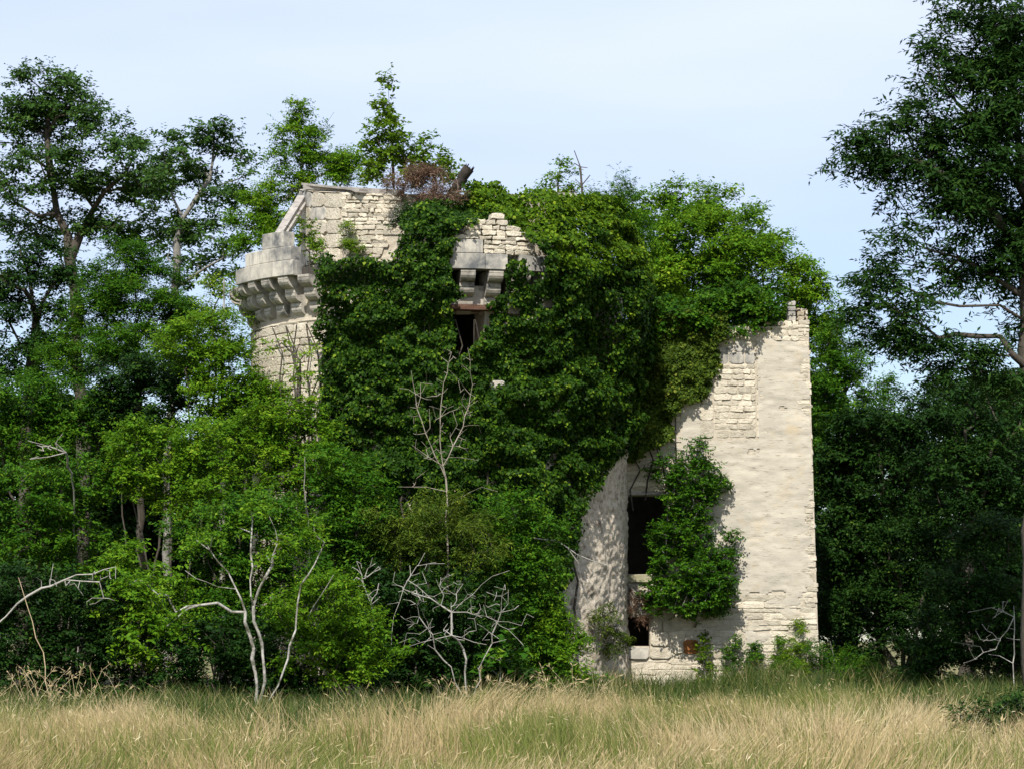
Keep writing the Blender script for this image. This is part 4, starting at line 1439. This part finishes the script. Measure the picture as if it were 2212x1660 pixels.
# ------------------------------------------------------------------ thicket in front of the tower
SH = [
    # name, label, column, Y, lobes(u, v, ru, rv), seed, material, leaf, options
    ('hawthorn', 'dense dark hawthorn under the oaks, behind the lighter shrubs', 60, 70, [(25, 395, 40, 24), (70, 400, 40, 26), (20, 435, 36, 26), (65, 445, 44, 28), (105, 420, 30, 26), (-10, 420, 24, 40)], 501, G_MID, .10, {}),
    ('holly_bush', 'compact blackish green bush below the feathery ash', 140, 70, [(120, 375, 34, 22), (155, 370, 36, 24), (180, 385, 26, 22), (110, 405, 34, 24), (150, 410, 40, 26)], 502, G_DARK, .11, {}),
    ('field_maple', 'light green feathery young tree screening the left flank of the tower', 220, 69, [(222, 335, 18, 20), (205, 360, 22, 20), (238, 360, 18, 22), (215, 392, 28, 24), (248, 395, 22, 24), (225, 425, 34, 24), (262, 385, 16, 18), (200, 330, 22, 18), (180, 345, 24, 20), (250, 430, 30, 22)], 503, G_BRIGHT, .09, {}),
    ('blackthorn', 'sunlit leafy blackthorn spreading in the middle of the left thicket', 170, 65, [(130, 440, 26, 20), (165, 450, 34, 24), (200, 440, 30, 22), (125, 475, 26, 20), (165, 490, 38, 24), (210, 480, 34, 26)], 504, G_BRIGHT, .095, {}),
    ('elder_bush', 'dull green elder with grey twigs showing at the far left of the thicket', 40, 65, [(20, 490, 34, 28), (60, 500, 36, 30), (95, 480, 28, 26), (30, 540, 40, 30), (80, 545, 36, 28), (-10, 520, 20, 40)], 505, G_MID, .10, {}),
    ('privet', 'bright shrub just below the bare sunlit tower wall', 285, 66, [(262, 420, 20, 16), (290, 425, 26, 18), (315, 440, 20, 20), (265, 455, 28, 22), (300, 465, 30, 24), (330, 475, 20, 22), (280, 405, 20, 12), (250, 440, 24, 20), (310, 415, 14, 12), (280, 500, 36, 24)], 506, G_BRIGHT, .095, {}),
    ('dogwood', 'leafy dogwood against the left part of the ivy curtain', 335, 64.5, [(330, 470, 26, 24), (360, 480, 26, 26), (320, 515, 32, 28), (365, 525, 34, 28), (345, 560, 36, 26)], 507, G_MID, .095, {}),
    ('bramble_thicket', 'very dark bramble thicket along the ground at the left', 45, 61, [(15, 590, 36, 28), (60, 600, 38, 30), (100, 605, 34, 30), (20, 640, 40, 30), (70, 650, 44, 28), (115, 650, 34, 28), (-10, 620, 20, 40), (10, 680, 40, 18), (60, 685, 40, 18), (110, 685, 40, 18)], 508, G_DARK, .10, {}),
    ('spindle_bush', 'broad-leaved yellow-green spindle bush beside the pale-stemmed shrub', 130, 60.5, [(120, 560, 24, 18), (150, 575, 30, 20), (130, 605, 32, 22), (170, 610, 30, 24), (150, 640, 36, 24)], 509, G_BRIGHT, .12, {'aspect': .55}),
    ('cornel_bush', 'tall mid green bush rising behind the pale-stemmed shrub', 260, 62, [(200, 530, 30, 26), (235, 520, 32, 28), (270, 515, 30, 28), (215, 570, 34, 28), (255, 570, 36, 30), (295, 555, 30, 30), (250, 610, 40, 30), (285, 605, 30, 30), (215, 620, 34, 28)], 510, G_MID, .10, {}),
    ('nettle_bush', 'fresh green leafy bush low beside the grass, right of the pale stems', 320, 60, [(300, 610, 28, 24), (330, 600, 30, 26), (355, 620, 26, 26), (310, 650, 32, 24), (345, 660, 32, 24), (375, 650, 24, 24)], 511, G_BRIGHT, .085, {}),
    ('willow_bush', 'narrow-leaved olive green willow bush between the two dead tangles', 430, 64, [(395, 515, 26, 18), (430, 510, 30, 20), (465, 515, 28, 20), (400, 545, 30, 20), (440, 545, 34, 22), (480, 545, 26, 22)], 512, G_OLIVE, .13, {'aspect': .2, 'droop': .6, 'lai': 3.2}),
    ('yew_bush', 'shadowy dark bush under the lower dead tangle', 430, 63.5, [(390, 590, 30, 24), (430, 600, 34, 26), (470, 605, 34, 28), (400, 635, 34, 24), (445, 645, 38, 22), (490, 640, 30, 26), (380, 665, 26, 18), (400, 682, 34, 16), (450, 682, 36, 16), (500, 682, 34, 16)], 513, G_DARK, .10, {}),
    ('laurel_bush', 'tall leafy green bush between the tower flank and the dead tangles', 520, 65, [(510, 510, 26, 20), (540, 530, 22, 22), (505, 550, 30, 26), (535, 570, 26, 26), (510, 600, 30, 28), (540, 615, 22, 24), (520, 650, 32, 24), (545, 672, 26, 16), (505, 680, 30, 14)], 514, G_MID, .09, {}),
    ('elder_sprout', 'young light green elder at the foot of the bare tower flank', 560, 65, [(552, 620, 18, 14), (570, 640, 18, 16), (550, 655, 22, 18), (580, 668, 18, 14), (560, 680, 30, 12)], 515, G_BRIGHT, .10, {'aspect': .4}),
    ('broad_sapling', 'sparse yellow-green sapling standing before the sunlit bare tower wall', 300, 66, [(300, 352, 10, 12), (290, 372, 12, 10), (310, 375, 12, 12), (296, 395, 14, 12), (315, 395, 10, 10), (275, 345, 10, 8)], 516, G_YELLOW, .11, {'dens': .9, 'lai': 1.6}),
    ('thin_sapling', 'thin yellowish sapling hiding the lowest corbels at the left', 215, 70.5, [(205, 290, 14, 12), (228, 300, 14, 14), (240, 318, 10, 14), (212, 318, 16, 14), (258, 310, 8, 8), (268, 300, 5, 7), (230, 335, 14, 12)], 517, G_YELLOW, .08, {'lai': 2.2}),
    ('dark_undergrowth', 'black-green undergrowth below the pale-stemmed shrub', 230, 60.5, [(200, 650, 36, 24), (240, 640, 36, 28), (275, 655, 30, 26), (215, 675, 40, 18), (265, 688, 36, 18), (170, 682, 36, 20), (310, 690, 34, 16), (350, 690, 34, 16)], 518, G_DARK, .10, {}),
]
for (nm, lab, u, Y, bl, sd, mt, lf, op) in SH:
    k = dict(cr=.33, dens=1.5, nlf=8, aspect=.5, droop=.2, step=.4, r0=.05, wig=.12, lai=6.0)
    k.update(op)
    vt = min(b[1] for b in bl)
    g0 = gnd(u, Y)
    ur = [b[0] for b in bl]
    limbs = [[g0, P(u, (vt + 690) / 2, Y), P(u, vt + 15, Y)], [g0, P((u + min(ur)) / 2, (vt + 690) / 2, Y), P(min(ur) + 5, vt + 40, Y)], [g0, P((u + max(ur)) / 2, (vt + 690) / 2, Y), P(max(ur) - 5, vt + 40, Y)]]
    plant(nm, lab, 'tree' if nm in ('hawthorn', 'field_maple') else ('sapling' if 'sapling' in nm else 'shrub'), limbs, [B(a, b, Y, c, d, (c + d) / 1.5 / (F / Y)) for a, b, c, d in bl], sd, lf, mt, M_BARK, **k)

# pale multi-stemmed shrub in front
YS = 57.5
plant('pale_stemmed_shrub', 'multi-stemmed shrub with whitish lichened trunks at the edge of the field', 'shrub',
      [[gnd(258, YS), D(555, 1480, YS), D(548, 1400, YS), D(530, 1320, YS), D(510, 1270, YS), D(470, 1210, YS), D(440, 1160, YS)],
       [gnd(262, YS), D(572, 1470, YS - .1), D(566, 1390, YS - .1), D(548, 1340, YS - .1), D(540, 1250, YS - .1), D(545, 1120, YS)],
       [gnd(266, YS), D(600, 1480, YS + .1), D(622, 1420, YS + .1), D(640, 1330, YS + .1), D(650, 1260, YS + .1), D(700, 1170, YS)],
       [D(530, 1330, YS), D(470, 1300, YS - .2), D(430, 1305, YS - .3), D(380, 1320, YS - .4)], [D(430, 1305, YS - .3), D(360, 1350, YS - .5)],
       [D(540, 1300, YS), D(575, 1240, YS), D(600, 1170, YS), D(580, 1110, YS)], [D(510, 1275, YS), D(470, 1265, YS), D(400, 1230, YS)]],
      [B(205, 540, YS, 14, 12), B(250, 520, YS, 16, 16), B(272, 545, YS, 16, 14), B(300, 540, YS, 20, 14), B(320, 530, YS, 10, 10), B(160, 600, YS - .3, 20, 10), B(140, 585, YS - .3, 16, 10), B(180, 620, YS - .3, 16, 8)],
      520, .10, G_BRIGHT, M_BARKPALE, r0=.055, lai=3.4, cr=.3, dens=1.1, nlf=6, aspect=.5, droop=.2, step=.22, wig=.09, pw=.5)


def dead(name, label, limbs, Y, targets, seed, r0=.04, mat=M_DEAD, cat='dead branches', pw=.42, wig=.06):
    T = [B(*t[:2], Y, t[2], t[3]) for t in targets]
    g = np.random.default_rng(seed)
    base = np.array(limbs[0][0], float)
    root = thing(name, base, label, cat)
    if T:
        C = []
        for (c, r), t in zip(T, targets):
            d = g.normal(size=(t[4], 3)) * .55
            C.append(np.array(c) + d * np.array(r))
        C = np.concatenate(C)
    else:
        C = np.zeros((0, 3))
    segs = skeleton(limbs, C, r0, g, step=.24, wig=wig, climb=.15, rmin=.0045, pw=pw)
    v, f = tubes(segs, 5)
    mesh_np('branches', v - base, f, mat, root, smooth=True)


YD = 65.3
dead('dead_elder', 'tall bare fan of silvery dead branches against the ivy', [[gnd(450, YD), D(965, 1150, YD), D(965, 1060, YD), D(950, 950, YD), D(955, 850, YD), D(975, 760, YD)],
      [D(965, 1030, YD), D(930, 960, YD), D(900, 880, YD), D(888, 800, YD)], [D(960, 1000, YD), D(1000, 920, YD), D(1020, 830, YD), D(1010, 750, YD)], [D(965, 1060, YD), D(920, 1050, YD), D(860, 1050, YD)],
      [D(962, 1000, YD), D(925, 985, YD), D(890, 960, YD)], [D(965, 1080, YD), D(1040, 1050, YD), D(1075, 1060, YD)]],
     YD, [(430, 400, 24, 22, 34), (462, 400, 16, 30, 30), (440, 440, 30, 26, 36), (455, 360, 14, 14, 10), (415, 480, 14, 6, 6), (470, 440, 16, 24, 10), (412, 420, 10, 20, 8)], 601, .022, pw=.38, wig=.035, mat=M_DEADTAN)
YD = 60.6
dead('dead_thorn', 'low sprawling tangle of whitish dead branches in front of the dark bush',
     [[gnd(470, YD + .6), D(1000, 1400, YD + .4), D(975, 1370, YD), D(975, 1320, YD), D(1040, 1260, YD), D(1100, 1230, YD)], [gnd(425, YD + .6), D(905, 1330, YD + .3), D(895, 1260, YD)], [gnd(500, YD + .7), D(1075, 1340, YD + .3), D(1090, 1260, YD)], [D(960, 1385, YD), D(880, 1395, YD - .2)], [D(965, 1385, YD), D(1050, 1390, YD - .2)],
      [D(975, 1330, YD), D(930, 1290, YD), D(880, 1250, YD), D(850, 1330, YD - .3), D(845, 1390, YD - .4)], [D(975, 1330, YD), D(1060, 1330, YD), D(1120, 1380, YD)], [D(930, 1290, YD), D(870, 1270, YD), D(900, 1220, YD), D(960, 1215, YD)]],
     YD, [(410, 590, 26, 18, 36), (450, 590, 30, 20, 40), (490, 600, 26, 20, 34), (435, 630, 30, 16, 32), (470, 625, 30, 16, 32), (425, 565, 24, 8, 14), (515, 620, 16, 18, 10), (400, 630, 12, 18, 8)], 602, .030, pw=.44, wig=.10)
dead('dead_thorn_twigs', 'small clump of silvery dead twigs left of the low tangle', [[gnd(378, 61.2), D(800, 1300, 61.2), D(785, 1260, 61.2), D(770, 1210, 61.2)]],
     61.2, [(362, 575, 10, 10, 14), (375, 590, 12, 8, 14), (372, 565, 10, 8, 10)], 603, .016, pw=.25)
dead('bare_bough', 'long bare silvery bough arching over the dark bramble thicket', [[gnd(-12, 59), D(-5, 1345, 59), D(60, 1285, 59), D(140, 1250, 59), D(200, 1238, 59), D(250, 1222, 59)],
      [D(100, 1268, 59), D(115, 1215, 59.2)], [D(150, 1248, 59), D(215, 1255, 59)]], 59, [(60, 580, 20, 8, 12), (100, 575, 14, 6, 12), (90, 600, 24, 6, 8)], 604, .022, pw=.42, wig=.09)
dead('bare_bough_upper', 'short forked dead branch high in the shrubs at the left', [[gnd(78, 65.6), P(76, 560, 65.3), P(72, 480, 64.2), P(66, 452, 63.2), D(120, 955, 63), D(135, 935, 63)], [D(142, 976, 63.2), D(105, 962, 63), D(60, 950, 63)], [D(142, 976, 63.2), D(105, 985, 63), D(65, 990, 63)]],
     63, [(45, 448, 12, 6, 10)], 605, .022, pw=.36)
dead('leaning_stalk', 'single tall dry stalk leaning left out of the grass', [[gnd(52, 55), D(98, 1440, 55), D(70, 1340, 55), D(40, 1245, 55)]], 55, [], 606, .011, mat=M_STALK, cat='dead stem', pw=.3)
dead('bough_to_tower', 'thin bare bough reaching across the plastered tower flank', [[gnd(520, 65.8), D(1120, 1250, 65.6), D(1130, 1155, 65), D(1200, 1165, 65), D(1245, 1195, 65), D(1310, 1218, 65)], [D(1130, 1155, 65), D(1105, 1090, 65)], [D(1230, 1185, 65), D(1250, 1215, 65)]],
     65, [], 607, .022, pw=.3)
for k, (lab, pts) in enumerate((('thin upright dead stem in the middle of the left thicket', [gnd(304, 64.3), D(668, 1200, 64), D(660, 1080, 63), D(658, 985, 63)]),
                                ('slanting pale stick crossing the bush right of the pale stems', [gnd(330, 61.2), D(665, 1330, 59.6), D(720, 1240, 59)]))):
    dead('bare_stick', lab, [pts], 60, [], 610 + k, .014, cat='dead stem', pw=.2)
dead('shade_branches', 'bare pale twigs in the deep shade of the holly thicket', [[gnd(1010, 66), D(2190, 1330, 66), D(2140, 1310, 66), D(2090, 1320, 66)], [D(2190, 1330, 66), D(2150, 1400, 66), D(2080, 1430, 66)]], 66, [(985, 640, 24, 20, 26), (1000, 610, 16, 14, 12)], 612, .013, pw=.3, wig=.09)

# ------------------------------------------------------------------ weeds along the wing foot
YW = WY - .55
for (nm, lab, u, v0, hw, hh, mt, sd, lf, op) in (
    ('ivy_column', 'narrow upright column of glossy ivy next to the rusty board', 1523, 1412, 6, 24, G_IVYBRIGHT, 701, .075, {'aspect': .8, 'dens': 3.0}),
    ('thorn_sapling', 'small leafy sapling on the wing foot next to the ivy column', 1580, 1425, 9, 20, G_MID, 702, .06, {'dens': 1.3}),
    ('bushy_sapling', 'bushiest dark green sapling at the middle of the wing foot', 1628, 1425, 11, 20, G_MID, 703, .065, {'dens': 1.8}),
    ('spindly_sapling', 'spindly pale-leaved sapling with grey stem before the wing foot', 1678, 1430, 9, 20, G_BRIGHT, 704, .055, {'dens': .9}),
    ('vine_sapling', 'yellowish climbing sapling on the lower right corner of the wing', 1722, 1410, 11, 28, G_YELLOW, 705, .05, {'dens': .8})):
    pu, pv = u * .46314, v0 * .46314
    k = dict(cr=.17, dens=1.2, ntw=6, nlf=6, aspect=.55, droop=.1, step=.2, r0=.022, wig=.05)
    k.update(op)
    plant(nm, lab, 'ivy' if 'ivy' in nm else 'sapling', [[gnd(pu, YW), P(pu, pv + hh * .3, YW + .2), P(pu + 2, pv - hh, YW + .35)]],
          [B(pu, pv + hh * .75, YW, hw * 1.2, hh * .5), B(pu - 2, pv + hh * .1, YW + .15, hw * .9, hh * .45), B(pu + 1, pv - hh * .45, YW + .25, hw * .7, hh * .4), B(pu + 2, pv - hh * .9, YW + .3, hw * .35, hh * .3)],
          sd, lf, mt, M_BARKGREY, **k)
plant('corner_weeds', 'rank green weeds heaped against the right corner of the wing', 'weeds', [[gnd(835, WY - .6), P(835, 660, WY - .6), P(830, 640, WY - .6)]],
      [B(815, 655, WY - .6, 14, 12), B(838, 665, WY - .7, 20, 14), B(865, 672, WY - .8, 24, 12), B(790, 672, WY - .8, 20, 9)], 706, .10, G_MID, M_BARKGREY, r0=.02, cr=.22, dens=1.5, aspect=.22, droop=-.2, flat=1.2, step=.2)
plant('dock_plant', 'clump of large-leaved green plants under the low dead tangle', 'weeds', [[gnd(500, 62), P(500, 660, 62), P(505, 640, 62)]],
      [B(500, 655, 62, 20, 8), B(520, 640, 62, 14, 8), B(480, 668, 62, 16, 8)], 707, .22, G_MID, M_BARKGREY, r0=.02, cr=.22, dens=1.0, ntw=3, nlf=4, aspect=.7, droop=.2, step=.2)
plant('field_bramble', 'low dark bramble heap on the field edge below the holly thicket', 'shrub', [[gnd(1000, 41), P(1000, 730, 41), P(990, 715, 41)], [gnd(1000, 41), P(1025, 715, 41)]],
      [B(975, 712, 41, 24, 10), B(1005, 712, 41, 28, 18), B(995, 735, 40.5, 26, 12), B(1030, 708, 41.5, 24, 26), B(1030, 740, 41, 24, 14)], 708, .06, G_DARK, M_DEAD, r0=.02, lai=4, cr=.2, dens=1.5, nlf=6, aspect=.6, droop=.2, step=.2)


# ------------------------------------------------------------------ grass
def blades(pos, h, w, lean, g, bend=.5):
    n = len(pos)
    az = g.uniform(0, 2 * np.pi, n)
    s = np.stack([np.cos(az), np.sin(az), np.zeros(n)], 1)
    up = np.array([0, 0, 1.])
    m = pos + lean * (h * .35)[:, None] * .5 + up * (h * .55)[:, None]
    t = pos + lean * (h * (.35 + bend))[:, None] + up * (h * g.uniform(.80, 1.0, n))[:, None]
    v = np.stack([pos - s * w[:, None] / 2, pos + s * w[:, None] / 2, m - s * w[:, None] * .4, m + s * w[:, None] * .4, t], 1).reshape(-1, 3)
    b = (np.arange(n) * 5)[:, None]
    f = np.concatenate([b + np.array([[0, 1, 3]]), b + np.array([[0, 3, 2]]), b + np.array([[2, 3, 4]])], 1).reshape(-1, 3)
    TOTAL[0] += 3 * n
    return v, f, t


g = np.random.default_rng(900)
M_ = 260000
Yg = np.sqrt(g.uniform(17.0 ** 2, 58.0 ** 2, M_))
Xg = g.uniform(-1, 1, M_) * (Yg * .19 + 2.0)
q = np.stack([Xg * .35, Yg * .35, np.zeros(M_)], 1)
n1 = fbm(q, 91, 3)
n2 = fbm(q * 3.1, 92, 2)
EDGE_U = [-200, 0, 150, 215, 300, 420, 480, 560, 700, 850, 930, 980, 1300]
EDGE_Y = [50, 50, 48, 41, 36, 42, 50, 52, 54, 54, 50, 40, 37]


def field_edge(X, Y):
    """where the dry meadow gives way to the scrub"""
    return np.interp(512 + F * X / Y, EDGE_U, EDGE_Y)


lim = field_edge(Xg, Yg) + (n2 - .5) * 7
tuft = fbm(np.stack([Xg * 1.7, Yg * .9, np.zeros(M_)], 1), 93, 2)
k = (Yg < lim) & (g.random(M_) < .25 + 1.2 * np.clip(tuft - .25, 0, 1))
Xg, Yg, n1, n2, q, tuft, lim = Xg[k], Yg[k], n1[k], n2[k], q[k], tuft[k], lim[k]
N = len(Xg)
pos = np.stack([Xg, Yg, ground_z(Xg, Yg)], 1)
h = (.12 + 1.05 * n1 ** 1.3 * (.35 + 1.1 * tuft) + .28 * g.random(N) ** 2) * np.clip((lim - Yg) / 3 + .55, .55, 1.0)
wdir = (fbm(q * 1.1, 95, 2) - .5)
lean = np.stack([wdir * 1.9 + g.normal(size=N) * .24 + .05, g.normal(size=N) * .25, np.zeros(N)], 1)
v, f, tip = blades(pos, h, g.uniform(.007, .015, N), lean, g, bend=.35)
gpat = fbm(np.stack([Xg * .8, Yg * .22, np.zeros(N)], 1), 97, 3)
green = np.clip((gpat - .44) * 3.6 + np.clip((Yg - lim + 5) / 8, 0, .45) + np.clip((31 - Yg) / 22, 0, .25), 0.05, .85)
dull = np.clip(fbm(np.stack([Xg * .5, Yg * .16, np.zeros(N)], 1), 98, 2) * 1.6 - .3, 0, 1)
tone = np.where(g.random(N) < green, g.uniform(0, .2, N), g.uniform(.24, .80, N) * (.62 + .38 * dull) + .22 * dull)
o = mesh_np('dry_grass', v, f, G_STRAW, None, np.repeat(tone, 3))
tag(o, 'tall straw-coloured dry grass covering the field', 'grass', kind='stuff')
# seed heads nodding above the field
sel = g.random(N) < .10
ps = tip[sel]
tn = np.stack([lean[sel, 0], lean[sel, 1], np.full(sel.sum(), .6)], 1) + g.normal(size=(sel.sum(), 3)) * .3
L = g.uniform(.05, .11, sel.sum())
v, f = leaf_quads(ps - unit(tn) * .05, g.normal(size=ps.shape) + np.array([0, -1, .2]), tn, L, L * .09, g)
o = mesh_np('seed_heads', v, f, G_STRAW, None, np.clip(g.normal(.68, .15, len(ps)), 0, 1))
tag(o, 'pale nodding seed heads above the dry grass', 'seed heads', kind='stuff')
# rank green grass towards the ruin and in the shade
N = 130000
Yg = g.uniform(34, 71.2, N)
Xg = g.uniform(-15.5, 16.5, N)
q = np.stack([Xg * .5, Yg * .5, np.zeros(N)], 1)
n1 = fbm(q, 96, 3)
dist = np.sqrt((Xg - TX) ** 2 + (Yg - TY) ** 2)
k = (dist > TR + .3) & (Yg > field_edge(Xg, Yg) - 2.5 + n1 * 4) & ((Xg > 1.0) | (Yg < 62))
k &= np.abs(Xg) < Yg * .19 + 2
Xg, Yg, n1 = Xg[k], Yg[k], n1[k]
N = len(Xg)
pos = np.stack([Xg, Yg, ground_z(Xg, Yg)], 1)
h = (.10 + .75 * n1 ** 1.5 + .25 * g.random(N) ** 2) * np.interp(Yg, [34, 50, 60, 70], [1.25, 1.25, 1.2, 1.6])
lean = np.stack([g.normal(size=N) * .35, g.normal(size=N) * .35, np.zeros(N)], 1)
v, f, tip = blades(pos, h, g.uniform(.010, .020, N), lean, g)
o = mesh_np('green_grass', v, f, G_GRASS, None, np.repeat(np.clip(g.random(N) ** 1.2 * np.where(Xg > 3, .85, 1.0) * (.6 + .7 * n1), 0, 1), 3))
tag(o, 'rank green grass at the foot of the ruin and thicket', 'grass', kind='stuff')
# long pale bent stalks
for (nm, lab, u, Y, n_, hh, sp_) in (('dry_weed', 'clump of tall dry straw stalks left of the leaning stalk', 20, 54, 26, 1.15, .9), ('dry_weed', 'arching dry stalks in front of the tower foot', 575, 58, 24, 1.2, .9),
                                     ('dry_weed', 'bleached bent stalks in the field below the dark bramble heap', 985, 36, 16, .75, .5), ('dry_weed', 'tall seeding stalks in the grass below the dark bush', 490, 56, 34, 1.05, 1.2),
                                     ('dry_weed', 'tall dry stalks below the bramble thicket', 75, 54.5, 30, 1.15, 1.1)):
    b0 = gnd(u, Y)
    root = thing(nm, b0, lab, 'weeds')
    for i in range(n_):
        sg = []
        p = b0 + np.array([g.normal() * sp_ * .5, g.normal() * .5, .05])
        d = np.array([g.normal() * .35, g.normal() * .25, 1.0])
        H = hh * g.uniform(.55, 1.1)
        r = .008
        for s_ in range(6):
            q_ = p + unit(d) * H / 6
            sg.append(np.concatenate([p, q_, [r, r * .85]]))
            r *= .85
            d[2] -= g.uniform(.05, .22)
            d[0] += g.normal() * .06
            p = q_
        v, f = tubes(np.array(sg), 4)
        st_ = mesh_np('stalk', v - b0, f, G_STRAW, root, np.full(len(f), g.uniform(.55, 1)))
        pp = np.repeat(p[None], 5, 0) - unit(d) * g.uniform(0, .15, (5, 1))
        L = g.uniform(.07, .13, 5)
        v, f = leaf_quads(pp, g.normal(size=pp.shape), d + g.normal(size=pp.shape) * .3, L, L * .2, g)
        mesh_np('seed_head', v - b0, f, G_STRAW, st_, np.full(len(pp), .7))
